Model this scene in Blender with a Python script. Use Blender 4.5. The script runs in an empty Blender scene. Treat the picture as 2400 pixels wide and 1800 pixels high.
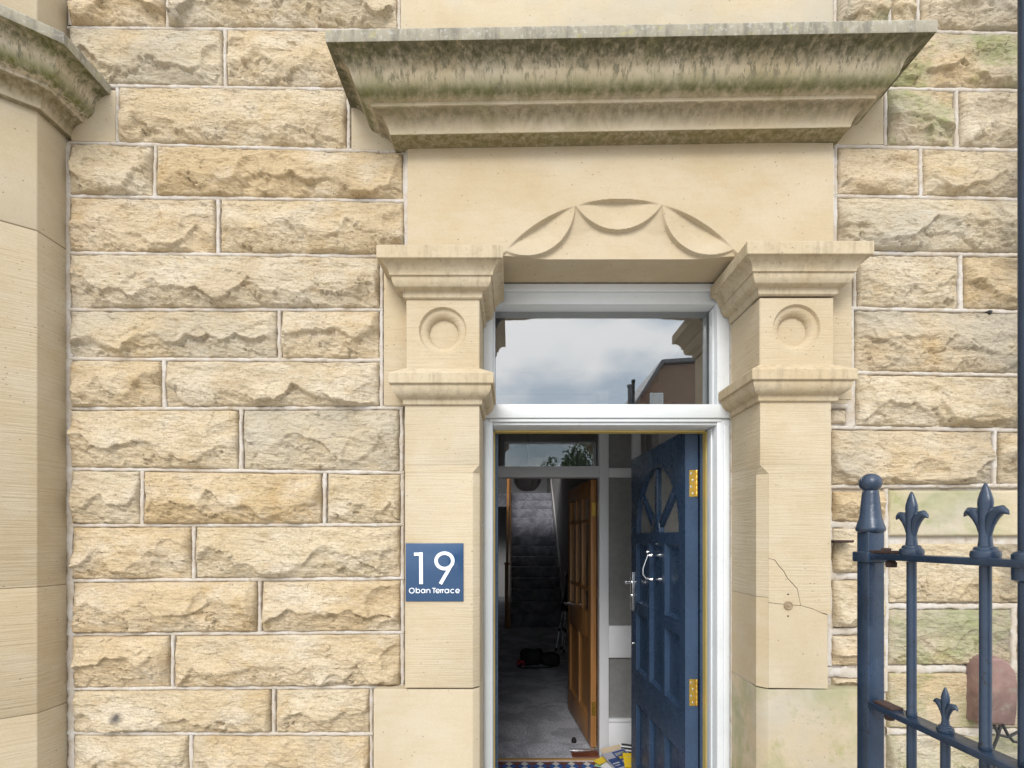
import bpy, bmesh, math, random
import numpy as np
from mathutils import Vector, Matrix

random.seed(7)
S = bpy.context.scene
COL = S.collection
R = math.radians

# ------------------------------------------------------------------ camera
F, CX, HY, EYE = 1180.0, 1200.0, 1260.0, 1.57
cam_d = bpy.data.cameras.new('camera')
cam = bpy.data.objects.new('camera', cam_d)
COL.objects.link(cam)
cam.location = (0, 0, EYE)
cam.rotation_euler = (R(90), 0, 0)
cam_d.sensor_width = 36.0
cam_d.lens = 36.0 * F / 2400.0
cam_d.shift_y = (HY - 900.0) / 2400.0
cam_d.clip_start = 0.05
cam_d.clip_end = 500
S.camera = cam
S.render.resolution_x, S.render.resolution_y = 1024, 768

# ------------------------------------------------------------------ world
W = bpy.data.worlds.new('World')
S.world = W
W.use_nodes = True
nt = W.node_tree
nt.nodes.clear()
out = nt.nodes.new('ShaderNodeOutputWorld')
bg = nt.nodes.new('ShaderNodeBackground')
bg.inputs['Strength'].default_value = 0.1
sky = nt.nodes.new('ShaderNodeTexSky')
sky.sky_type = 'NISHITA'
sky.sun_disc = False
SUN_EL, SUN_ROT = R(38), R(194)
sky.sun_elevation = SUN_EL
sky.sun_rotation = SUN_ROT
tc = nt.nodes.new('ShaderNodeTexCoord')
sep = nt.nodes.new('ShaderNodeSeparateXYZ')
nt.links.new(tc.outputs['Generated'], sep.inputs[0])
# overcast: zenith brighter than the horizon, everywhere round
elev = nt.nodes.new('ShaderNodeMapRange')
elev.inputs['From Min'].default_value = 0.0
elev.inputs['From Max'].default_value = 1.0
elev.inputs['To Min'].default_value = 0.86
elev.inputs['To Max'].default_value = 1.25
nt.links.new(sep.outputs['Z'], elev.inputs['Value'])
mp = nt.nodes.new('ShaderNodeMapping')
mp.inputs['Scale'].default_value = (1.0, 1.0, 2.2)
nt.links.new(tc.outputs['Generated'], mp.inputs['Vector'])
cn = nt.nodes.new('ShaderNodeTexNoise')
cn.inputs['Scale'].default_value = 4.2
cn.inputs['Detail'].default_value = 7
cn.inputs['Roughness'].default_value = 0.55
cn.inputs['Distortion'].default_value = 0.35
nt.links.new(mp.outputs[0], cn.inputs['Vector'])
cr = nt.nodes.new('ShaderNodeValToRGB')
cr.color_ramp.elements[0].position = 0.40
cr.color_ramp.elements[0].color = (0.52, 0.61, 0.71, 1)
cr.color_ramp.elements[1].position = 0.60
cr.color_ramp.elements[1].color = (1.0, 1.0, 1.0, 1)
nt.links.new(cn.outputs['Fac'], cr.inputs[0])
vm = nt.nodes.new('ShaderNodeVectorMath')
vm.operation = 'SCALE'
nt.links.new(cr.outputs[0], vm.inputs[0])
nt.links.new(elev.outputs[0], vm.inputs['Scale'])
vm2 = nt.nodes.new('ShaderNodeVectorMath')
vm2.operation = 'SCALE'
vm2.inputs['Scale'].default_value = 12.5
nt.links.new(vm.outputs[0], vm2.inputs[0])
mx = nt.nodes.new('ShaderNodeMixRGB')
mx.inputs[0].default_value = 0.9
nt.links.new(sky.outputs[0], mx.inputs[1])
nt.links.new(vm2.outputs[0], mx.inputs[2])
nt.links.new(mx.outputs[0], bg.inputs['Color'])
nt.links.new(bg.outputs[0], out.inputs['Surface'])

# ------------------------------------------------------------------ sun (overcast: wide and soft)
sd = bpy.data.lights.new('sun', 'SUN')
sd.energy = 1.4
sd.angle = R(26)
sd.color = (1.0, 0.975, 0.94)
sun = bpy.data.objects.new('sun', sd)
COL.objects.link(sun)
az = R(-104)  # horizontal direction the light comes from: in front of the wall, a little left
dirv = Vector((math.cos(az) * math.cos(SUN_EL), math.sin(az) * math.cos(SUN_EL), math.sin(SUN_EL)))
sun.rotation_euler = (-dirv).to_track_quat('-Z', 'Y').to_euler()
sun.location = (0, -6, 9)

S.view_settings.view_transform = 'Standard'
S.view_settings.look = 'None'
S.view_settings.gamma = 1
S.view_settings.use_curve_mapping = False
S.view_settings.exposure = 0.90
try:
    S.cycles.max_bounces = 10
    S.cycles.transparent_max_bounces = 12
except Exception:
    pass

# ------------------------------------------------------------------ helpers
def at(px, py, d):
    return ((px - CX) / F * d, d, EYE + (HY - py) / F * d)

def wx(px, d):
    return (px - CX) / F * d

def wz(py, d):
    return EYE + (HY - py) / F * d

def wloc(o):
    v = Vector((0, 0, 0))
    while o is not None:
        v += o.location
        o = o.parent
    return v

def thing(name, label, cat, loc, group=None):
    o = bpy.data.objects.new(name, None)
    o.empty_display_size = 0.1
    COL.objects.link(o)
    o.location = loc
    o['label'] = label
    o['category'] = cat
    if group:
        o['group'] = group
    return o

def tag(o, label=None, cat=None, group=None, kind=None):
    if label: o['label'] = label
    if cat: o['category'] = cat
    if group: o['group'] = group
    if kind: o['kind'] = kind
    return o

class MB:
    def __init__(self):
        self.v = []
        self.f = []
        self.m = []
        self.slot = 0

    def add(self, vs, fs):
        n = len(self.v)
        self.v += [tuple(p) for p in vs]
        self.f += [tuple(i + n for i in f) for f in fs]
        self.m += [self.slot] * len(fs)
        return self

    def box(self, x0, x1, y0, y1, z0, z1):
        vs = [(x0, y0, z0), (x1, y0, z0), (x1, y1, z0), (x0, y1, z0), (x0, y0, z1), (x1, y0, z1), (x1, y1, z1), (x0, y1, z1)]
        return self.add(vs, [(0, 3, 2, 1), (4, 5, 6, 7), (0, 1, 5, 4), (1, 2, 6, 5), (2, 3, 7, 6), (3, 0, 4, 7)])

    def prism(self, poly, y0, y1):
        """poly: (x,z) list, anticlockwise seen from -Y; extruded from y0 (front) to y1."""
        n = len(poly)
        vs = [(x, y0, z) for x, z in poly] + [(x, y1, z) for x, z in poly]
        fs = [tuple(range(n)), tuple(range(2 * n - 1, n - 1, -1))]
        for i in range(n):
            j = (i + 1) % n
            fs.append((j, i, i + n, j + n))
        return self.add(vs, fs)

    def plan(self, poly, z0, z1):
        """poly: (x,y) anticlockwise from above, extruded up."""
        n = len(poly)
        vs = [(x, y, z0) for x, y in poly] + [(x, y, z1) for x, y in poly]
        fs = [tuple(range(n - 1, -1, -1)), tuple(range(n, 2 * n))]
        for i in range(n):
            j = (i + 1) % n
            fs.append((i, j, j + n, i + n))
        return self.add(vs, fs)

    def tube(self, pts, r, k=10, cap=True):
        pts = [Vector(p) for p in pts]
        rs = r if isinstance(r, (list, tuple)) else [r] * len(pts)
        n0 = len(self.v)
        up0 = None
        rings = []
        for i, p in enumerate(pts):
            t = (pts[min(i + 1, len(pts) - 1)] - pts[max(i - 1, 0)]).normalized()
            if up0 is None:
                a = Vector((0, 0, 1)) if abs(t.z) < 0.9 else Vector((1, 0, 0))
            else:
                a = up0
            b = t.cross(a).normalized()
            a = b.cross(t).normalized()
            up0 = a
            rings.append([p + (a * math.cos(2 * math.pi * q / k) + b * math.sin(2 * math.pi * q / k)) * rs[i] for q in range(k)])
        vs = [q for rg in rings for q in rg]
        fs = []
        for i in range(len(pts) - 1):
            for q in range(k):
                w = (q + 1) % k
                fs.append((i * k + q, (i + 1) * k + q, (i + 1) * k + w, i * k + w))
        if cap:
            fs.append(tuple(range(k)))
            fs.append(tuple(range(len(vs) - 1, len(vs) - k - 1, -1)))
        return self.add(vs, fs)

    def lathe(self, cx, cy, prof, k=20, ax='z'):
        """prof: (r, h). axis z through (cx,cy); or axis 'y': centre (cx,cy)=(x,z), h = y."""
        vs = []
        for r, h in prof:
            for q in range(k):
                a = 2 * math.pi * q / k
                if ax == 'z':
                    vs.append((cx + r * math.cos(a), cy + r * math.sin(a), h))
                elif ax == 'y':
                    vs.append((cx + r * math.cos(a), h, cy + r * math.sin(a)))
                else:
                    vs.append((h, cx + r * math.cos(a), cy + r * math.sin(a)))
        fs = []
        n = len(prof)
        for i in range(n - 1):
            for q in range(k):
                w = (q + 1) % k
                fs.append((i * k + q, i * k + w, (i + 1) * k + w, (i + 1) * k + q))
        fs.append(tuple(range(k - 1, -1, -1)))
        fs.append(tuple(range((n - 1) * k, n * k)))
        return self.add(vs, fs)

    def grid(self, P):
        """P: array (n,m,3)"""
        n, m = P.shape[:2]
        o = len(self.v)
        self.v += [tuple(p) for p in P.reshape(-1, 3).tolist()]
        for i in range(n - 1):
            for j in range(m - 1):
                a = o + i * m + j
                self.f.append((a, a + 1, a + m + 1, a + m))
                self.m.append(self.slot)
        return self

    def xform(self, fn):
        self.v = [tuple(fn(*p)) for p in self.v]
        return self

    def build(self, name, mat, parent=None, bevel=0, smooth=False, seg=2, fix=True, angle=40):
        me = bpy.data.meshes.new(name)
        c = np.array(self.v)
        cc = (c.min(0) + c.max(0)) / 2
        me.from_pydata((c - cc).tolist(), [], self.f)
        mats = mat if isinstance(mat, (list, tuple)) else [mat]
        for m_ in mats:
            me.materials.append(m_)
        if len(mats) > 1:
            me.polygons.foreach_set('material_index', self.m)
        if fix or bevel:
            bm = bmesh.new()
            bm.from_mesh(me)
            if fix:
                bmesh.ops.recalc_face_normals(bm, faces=bm.faces)
            if bevel:
                es = [e for e in bm.edges if len(e.link_faces) == 2 and e.calc_face_angle(0) > R(30)]
                bmesh.ops.bevel(bm, geom=es, offset=bevel, segments=seg, profile=0.5, affect='EDGES', clamp_overlap=True)
            bm.to_mesh(me)
            bm.free()
        if smooth or bevel:
            me.polygons.foreach_set('use_smooth', [True] * len(me.polygons))
            try:
                me.set_sharp_from_angle(angle=R(angle))
            except Exception:
                pass
        o = bpy.data.objects.new(name, me)
        COL.objects.link(o)
        if parent is not None:
            o.parent = parent
            o.location = Vector(cc) - wloc(parent)
        else:
            o.location = cc
        return o

def dup(o, off, parent=None):
    c = o.copy()
    COL.objects.link(c)
    if parent is not None:
        c.parent = parent
        c.location = wloc(o) + Vector(off) - wloc(parent)
    else:
        c.location = o.location + Vector(off)
    return c

def dup_tree(o, off, parent=None):
    c = dup(o, off, parent)
    for ch in list(o.children):
        dup_tree(ch, off, c)
    return c

# ---- numpy noise
def _hash(ix, iy, seed):
    h = (ix.astype(np.int64) * 374761393 + iy.astype(np.int64) * 668265263 + seed * 974634777) & 0xffffffff
    h = ((h ^ (h >> 13)) * 1274126177) & 0xffffffff
    h = ((h ^ (h >> 15)) * 2246822519) & 0xffffffff
    return ((h ^ (h >> 16)) & 0xffff) / 65535.0

def vnoise(x, y, seed):
    ix, iy = np.floor(x), np.floor(y)
    fx, fy = x - ix, y - iy
    fx = fx * fx * fx * (fx * (fx * 6 - 15) + 10)
    fy = fy * fy * fy * (fy * (fy * 6 - 15) + 10)
    a = _hash(ix, iy, seed); b = _hash(ix + 1, iy, seed)
    c = _hash(ix, iy + 1, seed); d = _hash(ix + 1, iy + 1, seed)
    return ((a * (1 - fx) + b * fx) * (1 - fy) + (c * (1 - fx) + d * fx) * fy) * 2 - 1

def fbm(x, y, seed, oct=4, gain=0.5):
    t = 0; a = 1; s = 0
    for i in range(oct):
        t = t + a * vnoise(x, y, seed + i * 17)
        s += a
        a *= gain
        x, y = x * 2.03 + 3.1, y * 2.03 + 7.7
    return t / s

# ------------------------------------------------------------------ materials
def newmat(name):
    m = bpy.data.materials.new(name)
    m.use_nodes = True
    t = m.node_tree
    b = t.nodes['Principled BSDF']
    return m, t, b

class N:
    """small node helper"""
    def __init__(self, t):
        self.t = t
        g = t.nodes.new('ShaderNodeNewGeometry')
        self.pos = g.outputs['Position']
        self.nrm = g.outputs['Normal']

    def link(self, a, b):
        self.t.links.new(a, b)

    def map(self, scale=(1, 1, 1), rot=(0, 0, 0), vec=None, loc=(0, 0, 0)):
        n = self.t.nodes.new('ShaderNodeMapping')
        n.inputs['Scale'].default_value = scale
        n.inputs['Rotation'].default_value = rot
        n.inputs['Location'].default_value = loc
        self.link(vec or self.pos, n.inputs['Vector'])
        return n.outputs[0]

    def noise(self, scale, detail=4, rough=0.55, vec=None, dist=0.0):
        n = self.t.nodes.new('ShaderNodeTexNoise')
        n.inputs['Scale'].default_value = scale
        n.inputs['Detail'].default_value = detail
        n.inputs['Roughness'].default_value = rough
        n.inputs['Distortion'].default_value = dist
        self.link(vec or self.pos, n.inputs['Vector'])
        return n.outputs['Fac']

    def voronoi(self, scale, vec=None):
        n = self.t.nodes.new('ShaderNodeTexVoronoi')
        n.inputs['Scale'].default_value = scale
        self.link(vec or self.pos, n.inputs['Vector'])
        return n.outputs['Distance']

    def ramp(self, fac, stops):
        n = self.t.nodes.new('ShaderNodeValToRGB')
        e = n.color_ramp.elements
        while len(e) < len(stops):
            e.new(0.5)
        for i, (p, c) in enumerate(stops):
            e[i].position = p
            e[i].color = (*c, 1) if len(c) == 3 else c
        self.link(fac, n.inputs[0])
        return n.outputs[0]

    def rng(self, v, a, b, c=0.0, d=1.0):
        n = self.t.nodes.new('ShaderNodeMapRange')
        n.inputs['From Min'].default_value = a
        n.inputs['From Max'].default_value = b
        n.inputs['To Min'].default_value = c
        n.inputs['To Max'].default_value = d
        self.link(v, n.inputs['Value'])
        return n.outputs[0]

    def math(self, op, a, b=None):
        n = self.t.nodes.new('ShaderNodeMath')
        n.operation = op
        for i, q in enumerate((a, b)):
            if q is None: continue
            if isinstance(q, (int, float)): n.inputs[i].default_value = q
            else: self.link(q, n.inputs[i])
        return n.outputs[0]

    def mix(self, fac, a, b, mode='MIX'):
        n = self.t.nodes.new('ShaderNodeMixRGB')
        n.blend_type = mode
        for i, q in enumerate((fac, a, b)):
            if isinstance(q, (int, float)): n.inputs[i].default_value = q
            elif isinstance(q, tuple): n.inputs[i].default_value = (*q, 1)
            else: self.link(q, n.inputs[i])
        return n.outputs[0]

    def bump(self, h, strength, dist, prev=None):
        n = self.t.nodes.new('ShaderNodeBump')
        n.inputs['Strength'].default_value = strength
        n.inputs['Distance'].default_value = dist
        self.link(h, n.inputs['Height'])
        if prev is not None: self.link(prev, n.inputs['Normal'])
        return n.outputs[0]

    def rand(self):
        n = self.t.nodes.new('ShaderNodeObjectInfo')
        return n.outputs['Random']

    def sep(self):
        n = self.t.nodes.new('ShaderNodeSeparateXYZ')
        self.link(self.pos, n.inputs[0])
        return n.outputs

def stone_material(name, tooled=0.0, soot=0.0, rock=False, green=0.0, grey=0.0, algae_shade=None, tone=1.0):
    m, t, b = newmat(name)
    n = N(t)
    TT = (1.05, 1.065, 1.10) if rock else (0.88, 0.905, 0.945)
    k = lambda c: tuple(min(1, q * tone * w) for q, w in zip(c, TT))
    big = n.noise(3.2, 5, 0.6, dist=0.4)
    if not rock: big = n.rng(big, 0.0, 1.0, 0.28, 0.78)
    col = n.ramp(big, [(0.30, k((0.415, 0.30, 0.165))), (0.45, k((0.50, 0.385, 0.235))), (0.58, k((0.55, 0.445, 0.30))), (0.72, k((0.52, 0.445, 0.335)))])
    # each stone a little different
    r = n.rand()
    tint = n.ramp(r, [(0.0, k((0.53, 0.38, 0.20))), (0.35, k((0.57, 0.44, 0.28))), (0.7, k((0.57, 0.48, 0.33))), (1.0, k((0.52, 0.46, 0.36)))])
    col = n.mix(0.40 if rock else 0.2, col, tint)
    # bedding streaks
    st = n.noise(1.0, 5, 0.6, vec=n.map((9, 9, 70), (0, R(-16), 0)), dist=0.3)
    col = n.mix(n.rng(st, 0.48, 0.72, 0.0, 0.45 if rock else 0.10), col, (0.30, 0.205, 0.10))
    # iron-ochre patches with their own outline
    och = n.noise(7.5, 6, 0.62, dist=0.8)
    col = n.mix(n.rng(och, 0.54, 0.72, 0.0, 0.5 if rock else 0.10), col, (0.42, 0.275, 0.115))
    # pale bleached patches
    pale = n.noise(5.1, 4, 0.6, vec=n.map((1, 1, 1.8), loc=(4, 2, 1)))
    col = n.mix(n.rng(pale, 0.50, 0.68, 0.0, 0.6 if rock else 0.25), col, k((0.61, 0.525, 0.40)))
    # grain
    gr = n.noise(150, 4, 0.75)
    col = n.mix(n.rng(gr, 0.46, 0.70, 0.0, 0.42 if rock else 0.18), col, (0.30, 0.215, 0.11))
    if rock:
        pit = n.noise(1.0, 4, 0.75, vec=n.map((50, 50, 170), (0, R(-20), 0)), dist=0.5)
        col = n.mix(n.rng(pit, 0.55, 0.70, 0.0, 0.7), col, (0.23, 0.155, 0.075))
        px_ = n.sep()
        pipe = n.math('MULTIPLY', n.rng(px_[0], 1.68, 1.95, 0, 1), n.rng(n.noise(7, 5, 0.7, dist=0.5), 0.36, 0.60, 0, 1))
        col = n.mix(n.math('MULTIPLY', pipe, 0.85), col, (0.11, 0.09, 0.065))
        dv = n.t.nodes.new('ShaderNodeVectorMath'); dv.operation = 'DISTANCE'
        n.link(n.pos, dv.inputs[0]); dv.inputs[1].default_value = (-1.469, 1.87, 0.894)
        blot_ = n.rng(n.math('ADD', dv.outputs['Value'], n.math('MULTIPLY', n.noise(60, 3), 0.03)), 0.022, 0.046, 0.85, 0.0)
        col = n.mix(blot_, col, (0.04, 0.038, 0.045))
    # pits, iron specks
    vz = n.voronoi(34, vec=n.map((1, 1, 1.4)))
    spk = n.math('MULTIPLY', n.rng(vz, 0.05, 0.11, 1.0, 0.0), n.rng(n.noise(7, 2), 0.46, 0.56, 0, 1))
    col = n.mix(n.math('MULTIPLY', spk, 0.85), col, (0.10, 0.07, 0.04))
    if rock:
        # soot that caught on the roughest places, cloudy outline
        so = n.noise(14, 6, 0.7, dist=0.6)
        col = n.mix(n.rng(so, 0.62, 0.78, 0.0, 0.5), col, (0.15, 0.11, 0.065))
    if grey:
        gg = n.noise(2.2, 4, 0.6, dist=0.5)
        col = n.mix(n.rng(gg, 0.42, 0.62, 0.0, grey), col, (0.36, 0.345, 0.30))
    if green:
        ga = n.noise(4.3, 5, 0.65, dist=0.6)
        col = n.mix(n.rng(ga, 0.44, 0.66, 0.0, green), col, (0.24, 0.26, 0.12))
        gb = n.noise(8.5, 5, 0.7, vec=n.map(loc=(3, 1, 8)))
        col = n.mix(n.rng(gb, 0.55, 0.7, 0.0, green * 0.8), col, (0.20, 0.24, 0.05))
    if soot:
        # rain-washed soot runs
        sr = n.noise(1.0, 6, 0.7, vec=n.map((38, 38, 3.5)), dist=0.15)
        sb = n.noise(9, 4, 0.6)
        col = n.mix(n.math('MULTIPLY', n.rng(sr, 0.46, 0.68, 0.0, soot), n.rng(sb, 0.38, 0.6, 0.2, 1.0)), col, (0.20, 0.155, 0.10))
        sc_ = n.noise(55, 5, 0.7)
        col = n.mix(n.rng(sc_, 0.54, 0.70, 0.0, soot * 0.7), col, (0.24, 0.19, 0.13))
    if algae_shade:
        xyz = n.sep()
        zl = xyz[2] if algae_shade == 'bay' else n.math('SUBTRACT', xyz[2], n.math('MULTIPLY', n.math('SUBTRACT', xyz[0], 0.39), 0.0168))
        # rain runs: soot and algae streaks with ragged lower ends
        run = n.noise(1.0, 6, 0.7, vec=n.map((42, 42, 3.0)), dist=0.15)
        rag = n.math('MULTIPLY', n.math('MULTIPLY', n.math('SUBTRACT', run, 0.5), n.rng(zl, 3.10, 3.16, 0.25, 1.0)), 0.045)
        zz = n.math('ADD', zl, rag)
        EDGE = 3.1995 if algae_shade == 'door' else 3.2292
        for (za, zb, zc, zd, c, s) in ALGAE_SHADE[algae_shade]:
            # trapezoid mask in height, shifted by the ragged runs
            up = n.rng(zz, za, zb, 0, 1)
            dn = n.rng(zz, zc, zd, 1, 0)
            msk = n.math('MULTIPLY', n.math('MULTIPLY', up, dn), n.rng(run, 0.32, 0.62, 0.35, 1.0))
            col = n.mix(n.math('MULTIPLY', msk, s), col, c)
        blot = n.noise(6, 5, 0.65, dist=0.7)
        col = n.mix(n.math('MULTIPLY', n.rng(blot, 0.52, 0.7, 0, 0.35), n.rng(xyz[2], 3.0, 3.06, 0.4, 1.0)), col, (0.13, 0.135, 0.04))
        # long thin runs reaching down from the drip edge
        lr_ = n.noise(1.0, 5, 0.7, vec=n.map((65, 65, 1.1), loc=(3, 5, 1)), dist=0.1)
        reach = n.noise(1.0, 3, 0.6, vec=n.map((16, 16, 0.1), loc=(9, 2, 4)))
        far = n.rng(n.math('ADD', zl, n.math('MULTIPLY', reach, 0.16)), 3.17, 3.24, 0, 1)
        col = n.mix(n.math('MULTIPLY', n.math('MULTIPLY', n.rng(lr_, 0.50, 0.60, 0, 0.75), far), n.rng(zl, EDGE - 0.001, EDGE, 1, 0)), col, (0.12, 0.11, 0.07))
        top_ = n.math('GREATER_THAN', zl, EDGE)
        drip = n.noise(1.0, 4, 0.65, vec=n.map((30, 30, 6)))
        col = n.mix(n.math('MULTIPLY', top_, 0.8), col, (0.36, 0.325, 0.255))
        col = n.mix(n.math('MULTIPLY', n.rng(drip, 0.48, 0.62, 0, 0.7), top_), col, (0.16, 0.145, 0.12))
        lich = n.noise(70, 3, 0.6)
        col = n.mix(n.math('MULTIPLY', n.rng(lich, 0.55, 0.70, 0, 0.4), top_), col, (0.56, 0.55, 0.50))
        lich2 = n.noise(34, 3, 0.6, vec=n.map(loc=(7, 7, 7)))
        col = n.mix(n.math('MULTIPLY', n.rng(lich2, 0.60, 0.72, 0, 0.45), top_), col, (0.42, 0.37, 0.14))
    t.links.new(col, b.inputs['Base Color'])
    b.inputs['Roughness'].default_value = 0.92
    b.inputs['Specular IOR Level'].default_value = 0.2
    # relief
    h1 = n.noise(160, 4, 0.7)
    nb = n.bump(h1, 0.35 if not rock else 0.5, 0.0018)
    if rock:
        h2 = n.noise(1.0, 5, 0.65, vec=n.map((28, 28, 130), (0, R(-18), 0)), dist=0.4)
        nb = n.bump(h2, 1.0, 0.009, nb)
        h3 = n.noise(55, 5, 0.65)
        nb = n.bump(h3, 0.8, 0.007, nb)
    else:
        h3 = n.noise(22, 5, 0.6)
        nb = n.bump(h3, 0.2, 0.003, nb)
        nb = n.bump(n.rng(vz, 0.03, 0.1, 0, 1), 0.25, 0.002, nb)
    if tooled:
        h4 = n.noise(1.0, 3, 0.5, vec=n.map((6, 6, 150), (0, R(2), 0)), dist=0.15)
        nb = n.bump(h4, tooled, 0.0055, nb)
        col = n.mix(n.rng(h4, 0.5, 0.72, 0.0, 0.14), col, (0.34, 0.25, 0.14))
        t.links.new(col, b.inputs['Base Color'])
    t.links.new(nb, b.inputs['Normal'])
    return m

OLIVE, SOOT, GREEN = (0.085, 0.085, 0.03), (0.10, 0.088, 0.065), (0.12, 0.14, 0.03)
ALGAE_SHADE = {  # stain bands; the cove and soffit ones also have shade in their colour
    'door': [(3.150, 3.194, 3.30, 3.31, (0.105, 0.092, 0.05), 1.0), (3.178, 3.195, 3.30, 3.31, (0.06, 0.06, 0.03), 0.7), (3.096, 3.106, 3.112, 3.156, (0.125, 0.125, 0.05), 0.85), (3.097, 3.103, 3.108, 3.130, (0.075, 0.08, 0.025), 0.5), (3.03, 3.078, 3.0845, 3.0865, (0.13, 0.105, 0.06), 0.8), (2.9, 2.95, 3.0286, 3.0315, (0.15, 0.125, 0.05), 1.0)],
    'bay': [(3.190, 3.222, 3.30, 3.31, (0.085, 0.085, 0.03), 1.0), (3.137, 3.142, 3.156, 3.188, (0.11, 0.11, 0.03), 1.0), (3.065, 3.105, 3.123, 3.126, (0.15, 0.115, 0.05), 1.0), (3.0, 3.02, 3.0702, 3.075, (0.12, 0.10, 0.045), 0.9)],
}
M = {}
M['rock'] = stone_material('rock_faced_sandstone', rock=True)
M['rock_green'] = stone_material('rock_faced_sandstone_mossy', rock=True, green=0.7, grey=0.5)
M['rock_grey'] = stone_material('rock_faced_sandstone_grey', rock=True, grey=0.5)
M['ashlar'] = stone_material('smooth_sandstone')
M['ashlar_green'] = stone_material('smooth_sandstone_mossy', green=0.65, grey=0.5)
M['ashlar_grey'] = stone_material('smooth_sandstone_bleached', grey=0.45)
M['tooled'] = stone_material('tooled_sandstone', tooled=0.42)
M['tooled_brown'] = stone_material('tooled_sandstone_bay', tooled=0.6, tone=0.96)
M['moulded'] = stone_material('sooty_moulded_sandstone', soot=0.6)
M['cornice'] = stone_material('weathered_cornice_stone', algae_shade='door', grey=0.2)
M['cornice_bay'] = stone_material('weathered_bay_cornice_stone', algae_shade='bay', grey=0.2)

def mortar_material():
    m, t, b = newmat('pale_mortar')
    n = N(t)
    c = n.ramp(n.noise(13, 6, 0.7, dist=0.6), [(0.30, (0.40, 0.33, 0.245)), (0.45, (0.46, 0.40, 0.325)), (0.60, (0.52, 0.48, 0.43)), (0.78, (0.57, 0.545, 0.52))])
    c = n.mix(n.rng(n.noise(45, 5, 0.7), 0.54, 0.72, 0, 0.75), c, (0.27, 0.21, 0.15))
    t.links.new(c, b.inputs['Base Color'])
    b.inputs['Roughness'].default_value = 0.95
    nb = n.bump(n.noise(70, 5, 0.7), 0.6, 0.004)
    nb = n.bump(n.noise(300, 3, 0.7), 0.4, 0.0015, nb)
    t.links.new(nb, b.inputs['Normal'])
    return m
M['mortar'] = mortar_material()

def paint(name, col, rough=0.4, var=0.08, bump=0.0, spec=0.5, chips=None, metal=0.0, dirt=0.0):
    m, t, b = newmat(name)
    n = N(t)
    lo = tuple(c * (1 - var) for c in col)
    hi = tuple(min(1, c * (1 + var)) for c in col)
    c = n.ramp(n.noise(6, 5, 0.6), [(0.3, lo), (0.7, hi)])
    if dirt:
        c = n.mix(n.rng(n.noise(30, 5, 0.7), 0.55, 0.75, 0, dirt), c, (0.22, 0.19, 0.15))
    if chips:
        k = n.noise(95, 4, 0.65)
        msk = n.math('MULTIPLY', n.rng(k, 0.61, 0.64, 0, 1), n.rng(n.noise(11, 3), 0.5, 0.58, 0, 1))
        c = n.mix(msk, c, chips)
    t.links.new(c, b.inputs['Base Color'])
    r = n.rng(n.noise(14, 4), 0.3, 0.7, max(0.02, rough - 0.08), min(1, rough + 0.1))
    t.links.new(r, b.inputs['Roughness'])
    b.inputs['Metallic'].default_value = metal
    b.inputs['Specular IOR Level'].default_value = spec
    if bump:
        nb = n.bump(n.noise(40, 4, 0.6), bump, 0.002)
        t.links.new(nb, b.inputs['Normal'])
    return m

M['white'] = paint('white_gloss_paint', (0.63, 0.645, 0.65), 0.38, 0.04, 0.15, dirt=0.12)
M['white_in'] = paint('white_satin_paint', (0.68, 0.685, 0.70), 0.45, 0.03)
M['blue'] = paint('dark_blue_door_paint', (0.031, 0.057, 0.105), 0.27, 0.10, 0.05)
M['iron'] = paint('dark_blue_iron_paint', (0.018, 0.033, 0.060), 0.30, 0.40, 0.6, chips=(0.012, 0.010, 0.009))
M['rust'] = paint('rusted_iron', (0.055, 0.034, 0.028), 0.9, 0.7, 0.8, spec=0.2)
M['old_filler'] = paint('brown_filler', (0.27, 0.20, 0.125), 0.95, 0.5, 0.6)
M['brass'] = paint('polished_brass', (0.72, 0.47, 0.10), 0.28, 0.12, metal=1.0)
M['brass_strip'] = paint('brass_weather_strip', (0.58, 0.43, 0.13), 0.45, 0.1, metal=0.3)
M['chrome'] = paint('polished_chrome', (0.82, 0.83, 0.85), 0.12, 0.03, metal=1.0)
M['gap'] = paint('dark_joint_filler', (0.03, 0.025, 0.02), 0.95, 0.2)
M['sign_blue'] = paint('sign_blue_acrylic', (0.028, 0.066, 0.140), 0.13, 0.02)
M['sign_white'] = paint('sign_white_acrylic', (0.80, 0.82, 0.86), 0.3, 0.02)
M['wall_in'] = paint('grey_hall_wall_paint', (0.40, 0.39, 0.38), 0.8, 0.05)
M['wall_white'] = paint('white_wall_paint', (0.72, 0.71, 0.70), 0.8, 0.03)
M['black_fabric'] = paint('black_nylon_fabric', (0.012, 0.012, 0.014), 0.75, 0.4, 0.6)
M['red'] = paint('red_fabric', (0.45, 0.015, 0.03), 0.6, 0.2)
M['alu'] = paint('brushed_aluminium', (0.65, 0.66, 0.68), 0.3, 0.05, metal=0.9)
M['terracotta'] = paint('faded_pink_plastic', (0.175, 0.105, 0.088), 0.6, 0.6, 0.6, dirt=0.9)
M['cable'] = paint('black_cable_rubber', (0.015, 0.015, 0.015), 0.5, 0.2)
M['shade'] = paint('grey_lamp_fabric', (0.55, 0.50, 0.53), 0.8, 0.1)
M['tile_brown'] = paint('brown_floor_tile', (0.16, 0.05, 0.028), 0.35, 0.2)
M['tile_white'] = paint('white_floor_tile', (0.68, 0.67, 0.62), 0.3, 0.06)
M['tile_blue'] = paint('blue_floor_tile', (0.035, 0.11, 0.34), 0.3, 0.15)
M['paper_yellow'] = paint('yellow_card', (0.75, 0.53, 0.02), 0.45, 0.04)
M['paper_white'] = paint('white_paper', (0.72, 0.73, 0.76), 0.6, 0.03)
M['paper_green'] = paint('green_paper', (0.38, 0.62, 0.36), 0.6, 0.05)
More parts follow.
